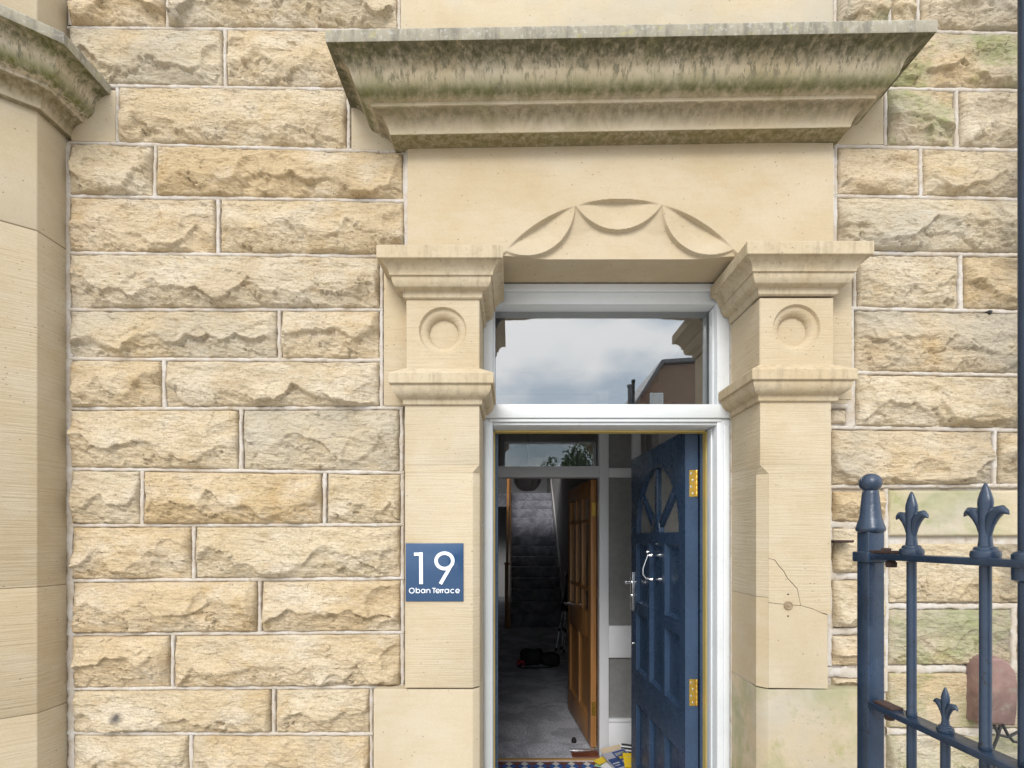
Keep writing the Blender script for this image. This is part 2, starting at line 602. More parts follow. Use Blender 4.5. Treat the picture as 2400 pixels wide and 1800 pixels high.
M['paper_grey'] = paint('grey_printed_paper', (0.36, 0.36, 0.42), 0.4, 0.25)
M['paper_navy'] = paint('navy_printed_paper', (0.03, 0.06, 0.18), 0.4, 0.2)
M['paper_tan'] = paint('tan_envelope', (0.55, 0.44, 0.30), 0.6, 0.05)
M['roof'] = paint('grey_slate', (0.10, 0.10, 0.11), 0.6, 0.3)

def wood(name, a, bcol, axis=(40, 40, 2.5)):
    m, t, b = newmat(name)
    n = N(t)
    g = n.noise(1.0, 6, 0.6, vec=n.map(axis), dist=0.8)
    c = n.ramp(g, [(0.3, a), (0.7, bcol)])
    t.links.new(c, b.inputs['Base Color'])
    b.inputs['Roughness'].default_value = 0.42
    t.links.new(n.bump(g, 0.15, 0.001), b.inputs['Normal'])
    return m
M['oak'] = wood('varnished_oak', (0.28, 0.125, 0.04), (0.50, 0.245, 0.08))
M['oak_strip'] = wood('oak_threshold', (0.40, 0.23, 0.08), (0.55, 0.34, 0.14), (3, 40, 40))
M['bark'] = wood('tree_bark', (0.05, 0.04, 0.03), (0.12, 0.09, 0.06))

def carpet(name, lo, hi):
    m, t, b = newmat(name)
    n = N(t)
    f = n.noise(420, 3, 0.8)
    g = n.noise(3.5, 5, 0.6, dist=1.2)
    mid = tuple((p + q) / 2 for p, q in zip(lo, hi))
    c = n.ramp(f, [(0.35, lo), (0.5, mid), (0.65, hi)])
    f2 = n.noise(75, 3, 0.85)
    c = n.mix(n.rng(f2, 0.46, 0.58, 0, 0.8), c, hi)
    f3 = n.noise(60, 3, 0.85, vec=n.map(loc=(5, 3, 0)))
    c = n.mix(n.rng(f3, 0.50, 0.60, 0, 0.7), c, lo)
    c = n.mix(n.rng(g, 0.42, 0.58, 0, 0.6), c, lo)
    t.links.new(c, b.inputs['Base Color'])
    b.inputs['Roughness'].default_value = 1
    b.inputs['Specular IOR Level'].default_value = 0.05
    t.links.new(n.bump(f2, 0.6, 0.006), b.inputs['Normal'])
    return m
M['carpet'] = carpet('grey_twist_carpet', (0.26, 0.265, 0.30), (0.80, 0.81, 0.88))
M['stair_carpet'] = carpet('dark_stair_carpet', (0.11, 0.11, 0.13), (0.42, 0.42, 0.47))

def glass(name, ior=1.5, refl_tint=(1, 1, 1), trans=(0.86, 0.88, 0.87)):
    m = bpy.data.materials.new(name)
    m.use_nodes = True
    t = m.node_tree
    t.nodes.clear()
    o = t.nodes.new('ShaderNodeOutputMaterial')
    mixs = t.nodes.new('ShaderNodeMixShader')
    tr = t.nodes.new('ShaderNodeBsdfTransparent')
    tr.inputs[0].default_value = (*trans, 1)
    gl = t.nodes.new('ShaderNodeBsdfGlossy')
    gl.inputs['Color'].default_value = (*refl_tint, 1)
    gl.inputs['Roughness'].default_value = 0.0
    f0 = ((ior - 1) / (ior + 1)) ** 2
    lw = t.nodes.new('ShaderNodeLayerWeight')
    lw.inputs['Blend'].default_value = 0.5
    pw = t.nodes.new('ShaderNodeMath'); pw.operation = 'POWER'; pw.inputs[1].default_value = 5.0
    t.links.new(lw.outputs['Facing'], pw.inputs[0])
    mr = t.nodes.new('ShaderNodeMapRange')
    mr.inputs['To Min'].default_value = f0
    mr.inputs['To Max'].default_value = 1.0
    t.links.new(pw.outputs[0], mr.inputs['Value'])
    t.links.new(mr.outputs[0], mixs.inputs[0])
    t.links.new(tr.outputs[0], mixs.inputs[1])
    t.links.new(gl.outputs[0], mixs.inputs[2])
    t.links.new(mixs.outputs[0], o.inputs['Surface'])
    return m
M['glass'] = glass('window_glass', 1.5)
M['glass_coated'] = glass('reflective_coated_glass', 2.8, trans=(0.7, 0.72, 0.72))
def obscured(name='obscured_door_glass', lo=(0.30, 0.295, 0.27), hi=(0.40, 0.39, 0.36), tw=0.35):
    m, t, b = newmat(name)
    n = N(t)
    c = n.ramp(n.noise(25, 4), [(0.3, lo), (0.7, hi)])
    t.links.new(c, b.inputs['Base Color'])
    b.inputs['Roughness'].default_value = 0.25
    b.inputs['Transmission Weight'].default_value = tw
    t.links.new(n.bump(n.noise(120, 3), 0.4, 0.002), b.inputs['Normal'])
    return m
M['glass_obscured'] = obscured()
M['glass_dim'] = obscured('obscured_side_glass', (0.30, 0.30, 0.29), (0.36, 0.36, 0.35), 0.35)
M['glass_mid'] = glass('reflective_inner_glass', 2.9)

def brick_mat():
    m, t, b = newmat('red_brick_masonry')
    n = N(t)
    br = t.nodes.new('ShaderNodeTexBrick')
    br.inputs['Color1'].default_value = (0.15, 0.08, 0.045, 1)
    br.inputs['Color2'].default_value = (0.23, 0.125, 0.07, 1)
    br.inputs['Mortar'].default_value = (0.30, 0.27, 0.24, 1)
    br.inputs['Scale'].default_value = 1.0
    br.inputs['Brick Width'].default_value = 0.225
    br.inputs['Row Height'].default_value = 0.075
    br.inputs['Mortar Size'].default_value = 0.006
    t.links.new(n.map((1, 1, 1), (R(90), 0, 0)), br.inputs['Vector'])
    t.links.new(br.outputs[0], b.inputs['Base Color'])
    b.inputs['Roughness'].default_value = 0.9
    return m
M['brick'] = brick_mat()

def ground_mat():
    m, t, b = newmat('stone_flags_and_gravel')
    n = N(t)
    c = n.ramp(n.noise(1.3, 6, 0.65), [(0.3, (0.34, 0.325, 0.30)), (0.7, (0.46, 0.44, 0.41))])
    c = n.mix(n.rng(n.noise(60, 4, 0.7), 0.5, 0.7, 0, 0.4), c, (0.16, 0.15, 0.13))
    t.links.new(c, b.inputs['Base Color'])
    b.inputs['Roughness'].default_value = 0.95
    t.links.new(n.bump(n.noise(40, 5), 0.4, 0.01), b.inputs['Normal'])
    return m
M['ground'] = ground_mat()

def leaf_mat():
    m, t, b = newmat('tree_leaf')
    n = N(t)
    c = n.ramp(n.noise(1.1, 3), [(0.3, (0.035, 0.075, 0.018)), (0.7, (0.10, 0.17, 0.04))])
    t.links.new(c, b.inputs['Base Color'])
    b.inputs['Roughness'].default_value = 0.6
    return m
M['leaf'] = leaf_mat()

# ================================================================== SETTING
WALL = 1.89         # plane of the stone joints
GROUND = -0.16
gm = MB().box(-120, 120, -160, 2.05, GROUND - 0.3, GROUND)
tag(gm.build('ground', M['ground']), kind='structure')

# ---- house wall: solid behind the facing stones, with the doorway left open
wall = thing('house_wall', 'buff sandstone terrace house front of rock-faced coursed blocks with pale mortar joints', 'house wall', (-1.0, WALL, GROUND))
core = MB()
DX0, DX1, DZ1 = -0.125, 0.907, 2.625
core.box(-4.5, DX0, 1.902, 2.27, GROUND, 6.0)
core.box(DX1, 5.0, 1.902, 2.27, GROUND, 6.0)
core.box(DX0, DX1, 1.96, 2.27, DZ1, 3.0)
core.box(DX0, DX1, 1.902, 2.27, 3.001, 6.0)
core.build('mortar_backing', M['mortar'], wall)

# ---- rock-faced stones ------------------------------------------------
rib = MB()
_seed = [11]

def rock_stone(x0, x1, z_tl, z_tr, z_bl, z_br, mat, step=0.0036, flat=False, parent=None, bulge=1.0):
    _seed[0] += 13
    sd_ = _seed[0]
    rg = np.random.RandomState(sd_)
    w = x1 - x0
    h = ((z_tl + z_tr) - (z_bl + z_br)) / 2
    nx = max(6, int(w / step)); ny = max(6, int(h / step))
    s = np.linspace(0, 1, nx)[None, :].repeat(ny, 0)
    q = np.linspace(0, 1, ny)[:, None].repeat(nx, 1)      # 0 top, 1 bottom
    U, V = s * w, q * h
    wu = U + 0.012 * fbm(U / 0.05, V / 0.05, sd_, 3)
    wv = V + 0.012 * fbm(U / 0.05, V / 0.05, sd_ + 5, 3)
    e = np.minimum(np.minimum(U, w - U), np.minimum(V, h - V))
    if flat:
        H = 0.006 + 0.0025 * fbm(U / 0.06, V / 0.04, sd_, 4) 
        H = H - 0.010 * np.clip(1 - e / 0.006, 0, 1) ** 1.5
    else:
        P = rg.uniform(0.026, 0.042) * bulge
        # ragged break line between the sloping upper bed and the broken lower face
        ju = U + 0.010 * fbm(U / 0.03, V / 0.03, sd_ + 3, 3)
        vr = h * rg.uniform(0.50, 0.74) + h * 0.34 * (np.abs(fbm(ju / 0.20, U * 0, sd_ + 9, 2)) * 2 - 0.4) + h * 0.055 * fbm(ju / 0.05, U * 0 + 4, sd_ + 10, 3)
        vr = np.clip(vr, 0.18 * h, 0.92 * h)
        H0_ = 0.010 * fbm(U / 0.13, V / 0.07, sd_ + 19, 2)
        top = H0_ * np.clip(V / 0.03, 0, 1) + P * (0.22 + 0.78 * np.clip(wv / vr, 0, 1.2) ** 1.1)
        low = np.clip((h - V) / np.maximum(h - vr, 0.015), 0, 1)
        drop = rg.uniform(0.28, 0.55) * (1 + 0.9 * fbm(U / 0.08, U * 0 + 2, sd_ + 12, 2))
        bot = P * ((1 - np.clip(drop, 0, 0.75)) * low ** rg.uniform(0.45, 0.8) + 0.05)
        side = wv < vr
        kind_ = rg.uniform(0, 1)
        # ledge is sharp in some stretches and dies out in others
        soft = 0.0025 + (0.030 if kind_ < 0.3 else 0.016) * np.clip(fbm(U / 0.11, V * 0 + 1, sd_ + 15, 2) + (0.75 if kind_ < 0.3 else 0.12), 0, 1.4)
        bl = np.clip((wv - vr) / soft * 0.5 + 0.5, 0, 1)
        bl = bl * bl * (3 - 2 * bl)
        H = top * (1 - bl) + bot * bl
        # chipped-off flakes: flat facets, each with its own tilt
        def facets(cw, ch, amp, tilt, seed, ang):
            r2g = np.random.RandomState(seed)
            ca, sa = math.cos(ang), math.sin(ang)
            xr, yr = (wu * ca + wv * sa) / cw, (-wu * sa + wv * ca) / ch
            xr = xr + 0.35 * fbm(U / 0.02, V / 0.02, seed, 3); yr = yr + 0.35 * fbm(U / 0.02, V / 0.02, seed + 4, 3)
            ix, iy = np.floor(xr), np.floor(yr)
            best = np.full(U.shape, 1e9); off = np.zeros(U.shape); tx = np.zeros(U.shape); ty = np.zeros(U.shape); dx_ = np.zeros(U.shape); dy_ = np.zeros(U.shape)
            for a in (-1, 0, 1):
                for b in (-1, 0, 1):
                    jx, jy = ix + a, iy + b
                    px_ = jx + _hash(jx, jy, seed + 1); py_ = jy + _hash(jx, jy, seed + 2)
                    d = (xr - px_) ** 2 + (yr - py_) ** 2
                    m = d < best
                    best = np.where(m, d, best)
                    off = np.where(m, _hash(jx, jy, seed + 3) - 0.5, off)
                    tx = np.where(m, _hash(jx, jy, seed + 5) - 0.5, tx)
                    ty = np.where(m, _hash(jx, jy, seed + 6) - 0.5, ty)
                    dx_ = np.where(m, (xr - px_) * cw, dx_); dy_ = np.where(m, (yr - py_) * ch, dy_)
            return amp * off + tilt * (tx * dx_ + ty * dy_)
        fmask = 0.24 + 0.34 * bl
        H = H + fmask * facets(0.085, 0.045, 0.013, 0.55, sd_ + 100, 0.25)
        H = H + fmask * facets(0.034, 0.017, 0.0065, 0.5, sd_ + 200, 0.30)
        H = H + (0.25 + 0.45 * bl) * facets(0.016, 0.008, 0.0030, 0.4, sd_ + 300, 0.32)
        # a few shell-shaped spalls
        C = np.zeros_like(H)
        for k in range(rg.randint(0, 2) + int(w / 0.35)):
            cu = rg.choice([rg.uniform(0, w), rg.uniform(-0.02, 0.06), w - rg.uniform(-0.02, 0.06)]); cv = h * rg.uniform(0.35, 1.05)
            a = rg.uniform(0.03, 0.10); b_ = h * rg.uniform(0.2, 0.5)
            r2 = ((wu - cu) / a) ** 2 + ((wv - cv) / b_) ** 2
            r2 = r2 * (1 + 0.35 * fbm(U / 0.05, V / 0.05, sd_ + 77 + k, 3))
            C = np.maximum(C, P * rg.uniform(0.2, 0.6) * np.sqrt(np.clip(1 - r2, 0, 1)))
        H = H - C
        # torn bedding and grain
        ca, sa = math.cos(0.3), math.sin(0.3)
        xr, yr = U * ca + V * sa, -U * sa + V * ca
        H = H + np.where(side, 0.0026, 0.0032) * fbm(xr / 0.07, yr / 0.012, sd_ + 31, 4) + 0.0018 * fbm(U / 0.011, V / 0.009, sd_ + 51, 2)
        # pitched margins: cut back sharply to the joint all round
        sl = 0.020 + 0.016 * fbm(V / 0.06, U * 0, sd_ + 61, 3)
        pe = np.minimum(np.minimum(U, w - U) / np.maximum(sl, 0.006), np.minimum(V / (0.008 + 0.004 * fbm(U / 0.06, U * 0, sd_ + 62, 3)), (h - V) / (0.007 + 0.004 * fbm(U / 0.06, U * 0 + 5, sd_ + 63, 3))))
        pe = np.clip(pe, 0, 1) ** 0.7
        base = 0.0010 + 0.002 * fbm(U / 0.02, V / 0.02, sd_ + 64, 2)
        H = np.maximum(base + (H - base) * pe, -0.002)
        jag = 0.0045 + 0.004 * fbm(U / 0.03, V / 0.03, sd_ + 71, 3)
        H = H - 0.009 * np.clip(1 - e / np.maximum(jag, 0.0008), 0, 1)
    # outline wanders a little
    wob = 0.0022
    X = x0 + U + wob * fbm(V / 0.05, U * 0 + 3, sd_ + 81, 3) * (np.abs(s - 0.5) * 2) ** 6
    zt = z_tl + (z_tr - z_tl) * s; zb = z_bl + (z_br - z_bl) * s
    Z = zt + (zb - zt) * q + wob * fbm(U / 0.06, U * 0 + 9, sd_ + 91, 3) * (np.abs(q - 0.5) * 2) ** 6
    Y = WALL - H
    P3 = np.stack([X, Y, Z], -1)
    # skirt ring going back into the wall
    pad = np.pad(P3, ((1, 1), (1, 1), (0, 0)), 'edge')
    pad[0, :, 1] = pad[-1, :, 1] = pad[:, 0, 1] = pad[:, -1, 1] = 1.906
    n_, m_ = pad.shape[:2]
    cc = np.array([(x0 + x1) / 2, WALL, (zt.mean() + zb.mean()) / 2])
    vs = (pad - cc).reshape(-1, 3)
    ii, jj = np.meshgrid(np.arange(n_ - 1), np.arange(m_ - 1), indexing='ij')
    a_ = (ii * m_ + jj).ravel()
    fs = np.stack([a_, a_ + m_, a_ + m_ + 1, a_ + 1], -1)
    me = bpy.data.meshes.new('stone')
    me.vertices.add(len(vs)); me.vertices.foreach_set('co', vs.ravel())
    me.loops.add(fs.size); me.loops.foreach_set('vertex_index', fs.ravel().astype(np.int32))
    me.polygons.add(len(fs)); me.polygons.foreach_set('loop_start', (np.arange(len(fs)) * 4).astype(np.int32))
    me.polygons.foreach_set('use_smooth', [True] * len(fs))
    me.update(calc_edges=True)
    me.materials.append(mat)
    o = bpy.data.objects.new('stone', me)
    COL.objects.link(o)
    p = parent or wall
    o.parent = p
    o.location = Vector(cc) - wloc(p)
    return o

def ribbon(p0, p1, width, seed):
    """pointing between two points (x,z), width in metres; edges wander, arrises round down."""
    p0 = np.array(p0); p1 = np.array(p1)
    L = np.linalg.norm(p1 - p0)
    n = max(3, int(L / 0.008))
    t = (p1 - p0) / L
    nn = np.array([-t[1], t[0]])
    k = np.linspace(0, 1, n)
    c = p0[None] + (p1 - p0)[None] * k[:, None]
    s = k * L
    hw1 = width / 2 * (1 + 0.42 * fbm(s / 0.04, s * 0 + 1, seed, 3) + 0.18 * fbm(s / 0.012, s * 0, seed + 7, 2))
    hw2 = width / 2 * (1 + 0.42 * fbm(s / 0.04, s * 0 + 5, seed + 3, 3) + 0.18 * fbm(s / 0.012, s * 0 + 2, seed + 9, 2))
    mid = 0.0008 * fbm(s / 0.03, s * 0 + 8, seed + 4, 3)
    rows = []
    for f, y in ((-1.0, 1.903), (-0.93, WALL + 0.0010), (-0.45, WALL - 0.0022), (0.3, WALL - 0.0030), (0.9, WALL - 0.0004), (1.0, 1.903)):
        hw = hw1 if f < 0 else hw2
        rows.append(np.stack([c[:, 0] + nn[0] * f * hw, y - mid + 0.0009 * fbm(s / 0.015, s * 0 + f * 3, seed + 5, 2), c[:, 1] + nn[1] * f * hw], -1))
    rib.grid(np.stack(rows, 0))

HW = 4.0   # half the bed joint, photo px

def lerp(a, b, t): return a + (b - a) * t

class Side:
    def __init__(self, J, xa, xb):
        self.J, self.xa, self.xb = J, xa, xb
    def y(self, k, x):
        a, b = self.J[k]
        return lerp(a, b, (x - self.xa) / (self.xb - self.xa))

LEFT = Side([(-66, -60), (65, 72), (200, 211), (334, 356), (460, 471), (593, 601), (726, 726), (841, 845), (958, 956), (1099, 1108), (1232, 1230), (1361, 1356), (1487, 1482), (1615, 1610), (1719, 1721), (1845, 1845)], 165, 940)
ROWS_L = [
    [(165, 387), (398, 931)], [(165, 522), (533, 931)], [(279, 812)], [(165, 358), (369, 944)], [(165, 504), (519, 946)],
    [(166, 889)], [(166, 649), (661, 889)], [(166, 378), (391, 889)], [(167, 557), (572, 936)], [(169, 326), (339, 753), (768, 938)],
    [(172, 447), (461, 938)], [(172, 601), (616, 938)], [(172, 398), (411, 938)], [(174, 634), (648, 866)], [(174, 441), (454, 866)]]
MATS_L = {1: 'rock_grey', 5: 'rock', 8: 'rock', 14: 'rock'}
n_r = 0
for k, row in enumerate(ROWS_L):
    for j, (xa, xb) in enumerate(row):
        mt = M['rock']
        if (k, j) in ((0, 1), (1, 0), (8, 1), (14, 1), (6, 0)): mt = M['rock_grey']
        rock_stone(wx(xa, WALL), wx(xb, WALL), wz(LEFT.y(k, xa) + HW, WALL), wz(LEFT.y(k, xb) + HW, WALL), wz(LEFT.y(k + 1, xa) - HW + 1, WALL), wz(LEFT.y(k + 1, xb) - HW + 1, WALL), mt)
    xs = []
    for j in range(len(row) - 1):
        xs.append((row[j][1] + row[j + 1][0]) / 2)
    for x in xs:
        n_r += 1
        ribbon((wx(x, WALL), wz(LEFT.y(k, x) + HW - 2, WALL)), (wx(x, WALL), wz(LEFT.y(k + 1, x) - HW + 2, WALL)), 9.5 / F * WALL, 100 + n_r * 7)
RIGHT_END_L = [935, 935, 935, 949, 951, 894, 894, 894, 941, 943, 943, 943, 943, 870, 870]
for k in range(1, len(LEFT.J) - 1):
    xe = max(RIGHT_END_L[k - 1], RIGHT_END_L[k]) + 4
    xa = 158
    n_r += 1
    ribbon((wx(xa, WALL), wz(LEFT.y(k, xa), WALL)), (wx(xe, WALL), wz(LEFT.y(k, xe), WALL)), 9 / F * WALL, 900 + n_r * 7)
for k in range(len(ROWS_L)):
    x = RIGHT_END_L[k]
    n_r += 1
    ribbon((wx(x, WALL), wz(LEFT.y(k, x) + 3, WALL)), (wx(x, WALL), wz(LEFT.y(k + 1, x) - 3, WALL)), 9 / F * WALL, 1900 + n_r * 7)
# joint against the bay
ribbon((wx(155, WALL), wz(336, WALL)), (wx(168, WALL), wz(1850, WALL)), 18 / F * WALL, 77)
ribbon((wx(164, WALL), wz(-60, WALL)), (wx(164, WALL), wz(60, WALL)), 9 / F * WALL, 78)
# smooth blocks tailed into the third course
def ashlar(x0, x1, y0, y1, d, mat, name='stone', parent=None, back=1.906, bev=0.003, slope=0.0):
    a = wz(y0, d); b_ = wz(y1, d)
    X0, X1 = wx(x0, d), wx(x1, d)
    m = MB().prism([(X0, b_), (X1, b_ - slope), (X1, a - slope), (X0, a)], d, back)
    return m.build(name, mat, parent or wall, bevel=bev)
ashlar(166, 270, 207, 329, 1.886, M['ashlar'], slope=0.006)
ashlar(823, 941, 216, 350, 1.886, M['ashlar'], slope=0.004)
ribbon((wx(274.5, WALL), wz(206, WALL)), (wx(274.5, WALL), wz(333, WALL)), 9 / F * WALL, 81)
ribbon((wx(817, WALL), wz(213, WALL)), (wx(817, WALL), wz(350, WALL)), 9.5 / F * WALL, 82)
# large smooth slab over the door cornice
ashlar(939, 1953, -90, 190, 1.884, M['ashlar_grey'])

RIGHT = Side([(-60, -60), (70, 79), (207, 212), (341, 353), (459, 467), (592, 598), (722, 731), (873, 879), (1002, 1008), (1141, 1138)], 1960, 2395)
ROWS_R = [[(1962, 2080), (2090, 2146), (2156, 2470)], [(1962, 2470)], [(2081, 2236), (2249, 2470)], [(1964, 2152), (2163, 2470)], [(1964, 2470)],
          [(2011, 2244), (2259, 2470)], [(2005, 2470)], [(2007, 2470)], [(1949, 2322), (2341, 2470)]]
G_R = {(0, 0): 'rock_green', (1, 0): 'rock_green', (2, 0): 'rock_green', (4, 0): 'rock_grey', (6, 0): 'rock_grey', (0, 2): 'rock_grey', (8, 0): 'rock_grey'}
for k, row in enumerate(ROWS_R):
    for j, (xa, xb) in enumerate(row):
        rock_stone(wx(xa, WALL), wx(xb, WALL), wz(RIGHT.y(k, xa) + HW + 1, WALL), wz(RIGHT.y(k, xb) + HW + 1, WALL), wz(RIGHT.y(k + 1, xa) - HW, WALL), wz(RIGHT.y(k + 1, xb) - HW, WALL), M[G_R.get((k, j), 'rock')])
    for j in range(len(row) - 1):
        x = (row[j][1] + row[j + 1][0]) / 2
        n_r += 1
        ribbon((wx(x, WALL), wz(RIGHT.y(k, x) + HW - 2, WALL)), (wx(x, WALL), wz(RIGHT.y(k + 1, x) - HW + 2, WALL)), 9.5 / F * WALL, 3100 + n_r * 7)
LE_R = [1957, 1957, 2075, 1958, 1958, 2003, 1998, 2000, 1944]
for k in range(1, len(RIGHT.J)):
    xa = min(LE_R[k - 1], LE_R[min(k, 8)]) - 4
    n_r += 1
    ribbon((wx(xa, WALL), wz(RIGHT.y(k, xa), WALL)), (wx(2470, WALL), wz(RIGHT.y(k, 2470), WALL)), 9.5 / F * WALL, 4100 + n_r * 7)
for k in range(9):
    n_r += 1
    ribbon((wx(LE_R[k], WALL), wz(RIGHT.y(k, LE_R[k]) + 3, WALL)), (wx(LE_R[k], WALL), wz(RIGHT.y(k + 1, LE_R[k]) - 3, WALL)), 9 / F * WALL, 5100 + n_r * 7)
ashlar(1962, 2071, 212, 338, 1.886, M['ashlar'])
# closers beside the right pilaster and under its band
def rs(x0, x1, y0, y1, mat='rock', flat=False, bulge=1.0):
    rock_stone(wx(x0, WALL), wx(x1, WALL), wz(y0, WALL), wz(y0, WALL), wz(y1, WALL), wz(y1, WALL), M[mat], flat=flat, bulge=bulge)
def hr(x0, x1, y, w=15):
    global n_r
    n_r += 1
    ribbon((wx(x0, WALL), wz(y, WALL)), (wx(x1, WALL), wz(y, WALL)), w / F * WALL, 6100 + n_r * 7)
def vr_(x, y0, y1, w=15):
    global n_r
    n_r += 1
    ribbon((wx(x, WALL), wz(y0, WALL)), (wx(x, WALL), wz(y1, WALL)), w / F * WALL, 7100 + n_r * 7)
rs(1946, 1983, 961, 992, bulge=0.5)
hr(1940, 1990, 952, 12)
vr_(1993, 900, 1000, 18)
for (a, b_) in ((1151, 1222), (1238, 1343), (1359, 1470), (1490, 1560)):
    rs(1950, 2074, a, b_, bulge=0.9)
for y in (1230, 1351, 1480): hr(1940, 2078, y, 17)
vr_(1943, 1140, 1560, 14)
vr_(2077, 1145, 1620, 10)
rs(2082, 2470, 1149, 1257, 'ashlar_green', flat=True)
rs(2082, 2470, 1275, 1413, 'rock', bulge=0.45)
rs(2082, 2368, 1428, 1558, 'rock_green', bulge=0.55)
rs(2386, 2470, 1428, 1558, 'rock')
rs(2082, 2470, 1578, 1706, 'rock_green', flat=True)
rs(2082, 2470, 1724, 1846, 'rock_green', bulge=0.5)
hr(2078, 2470, 1421, 14); hr(2078, 2470, 1568, 18); hr(2078, 2470, 1715, 18)
vr_(2377, 1421, 1568, 15)
hr(1935, 2078, 1577, 26)
rs(1952, 2074, 1590, 1608, bulge=0.5)
# the same coursed walling goes on round the part in view
def fill(xa, xb, z0, z1, seed):
    rg = random.Random(seed)
    n = max(1, round((z1 - z0) / 0.193))
    ch = (z1 - z0) / n
    for i in range(n):
        zb, zt = z0 + i * ch, z0 + (i + 1) * ch
        x = xa
        while x < xb - 0.01:
            w = rg.uniform(0.30, 0.75)
            if xb - x - w < 0.22: w = xb - x
            rock_stone(x + 0.005, x + w - 0.005, zt - 0.006, zt - 0.006, zb + 0.006, zb + 0.006, M['rock'], step=0.009)
            x += w
            if x < xb - 0.01:
                ribbon((x, zb + 0.004), (x, zt - 0.004), 0.014, rg.randint(1, 99999))
        ribbon((xa, zb), (xb, zb), 0.015, rg.randint(1, 99999))
ZT_ = wz(-63, WALL); ZB_ = wz(1845, WALL)
fill(-1.655, -0.425, ZT_, 4.42, 1)
fill(-1.650, -0.512, GROUND + 0.02, ZB_, 2)
fill(1.220, 2.034, ZT_, 4.42, 3)
fill(1.338, 2.034, GROUND + 0.02, wz(1848, WALL), 4)
fill(2.034, 3.40, GROUND + 0.02, 4.42, 5)
ashlar(939, 1953, -500, -92, 1.884, M['ashlar'])
rib.build('mortar_joint', M['mortar'], wall, smooth=True, fix=False, angle=60)

# ================================================================== DOORWAY
door_way = thing('stone_doorway', 'carved sandstone door surround with heavy mossy cornice and two pilasters', 'doorway', (0.39, 1.84, GROUND))
LX0, LX1 = wx(955, 1.872), wx(1953, 1.872)
# ---- lintel with cut segmental arch and three scallops
def lintel():
    st = 0.0026
    xs = np.arange(LX0, LX1 + st / 2, st)
    zs = np.arange(2.622, 3.04, st)
    X, Z = np.meshgrid(xs, zs)
    px = X / 1.872 * F + CX
    py = HY - (Z - EYE) / 1.872 * F
    def sd(cx, cy, r): return np.hypot(px - cx, py - cy) - r      # <0 inside
    arch = sd(1454, 824, 358)
    bev = 2.0
    cus = np.full(X.shape, 1e9)
    for cx_, cy_ in ((1188, 588), (1350, 482), (1549, 482), (1719, 580)):
        cus = np.minimum(cus, np.hypot(px - cx_, py - cy_))
    tap = np.clip(cus / 85.0, 0, 1) ** 0.8
    ins = np.clip(-arch / bev, 0, 1)
    pet = np.minimum(np.minimum(sd(1450, 410, 123), sd(1230, 478, 118)), sd(1672, 476, 118))
    low = ins * np.clip(pet / bev, 0, 1)
    # petals lie sunk at the arch edge and rise to their lower lip
    fall = np.clip(1 + pet / 40.0, 0, 1)
    dep = ins * tap * (0.021 - 0.009 * fall) + low * (0.004 + 0.015 * np.clip(np.minimum(cus, 60) / 60, 0, 1))
    dep = dep + 0.0008 * fbm(X / 0.05, Z / 0.05, 5, 3)
    P3 = np.stack([X, 1.872 + dep, Z], -1)
    b = MB().grid(P3)
    z0 = 2.622
    # soffit, ends, top
    n = len(xs)
    bot = np.stack([np.stack([xs, 1.872 + dep[0], np.full(n, z0)], -1), np.stack([xs, np.full(n, 2.075), np.full(n, z0)], -1)], 0)
    b.grid(bot)
    for i in (0, -1):
        col = P3[:, i]
        bk = col.copy(); bk[:, 1] = 1.906
        b.grid(np.stack([col, bk], 0))
    return b
lintel().build('lintel', M['ashlar'], door_way, smooth=True, angle=50)
# joints each side of the lintel
jt = MB().box(LX0 - 0.010, LX0 - 0.0005, 1.879, 1.906, 2.6, 3.02).box(LX1 + 0.0005, LX1 + 0.010, 1.879, 1.906, 2.6, 3.02)
jt.build('mortar_joint', M['mortar'], door_way, bevel=0.002)

def sweep3(prof, x0, x1, yf, ybl, ybr, shear=0.0, xc=0.4, n=1, close=True):
    """moulding round three sides: prof (p,z); x0..x1 front span at p=0, yf front, ybl/ybr where the left/right returns die."""
    b = MB()
    rows = []
    for p, z in prof:
        pts = [(x0 - p, ybl), (x0 - p, yf - p)]
        for i in range(1, n):
            t = i / n
            pts.append((lerp(x0 - p, x1 + p, t), yf - p))
        pts += [(x1 + p, yf - p), (x1 + p, ybr)]
        rows.append([(x, y, z + shear * (x - xc)) for x, y in pts])
    P3 = np.array(rows)
    b.grid(P3)
    # lid top and bottom
    for r in (P3[0], P3[-1]):
        b.add([tuple(q) for q in r], [tuple(range(len(r)))])
    return b

CP = [(-0.045, 3.028), (0.019, 3.027), (0.023, 3.029), (0.0245, 3.033), (0.0275, 3.046), (0.035, 3.060), (0.047, 3.073), (0.062, 3.082), (0.074, 3.085),
      (0.077, 3.087), (0.078, 3.097), (0.084, 3.098), (0.098, 3.102), (0.112, 3.112), (0.121, 3.125), (0.127, 3.142), (0.132, 3.158), (0.141, 3.174), (0.154, 3.187), (0.170, 3.195),
      (0.186, 3.198), (0.191, 3.199), (0.193, 3.203), (0.193, 3.236), (0.190, 3.241), (0.06, 3.275), (-0.045, 3.30)]
sweep3(CP, -0.414, 1.191, 1.83, 1.895, 1.895, 0.0168, 0.39, n=40).build('cornice', M['cornice'], door_way, smooth=True, angle=28)

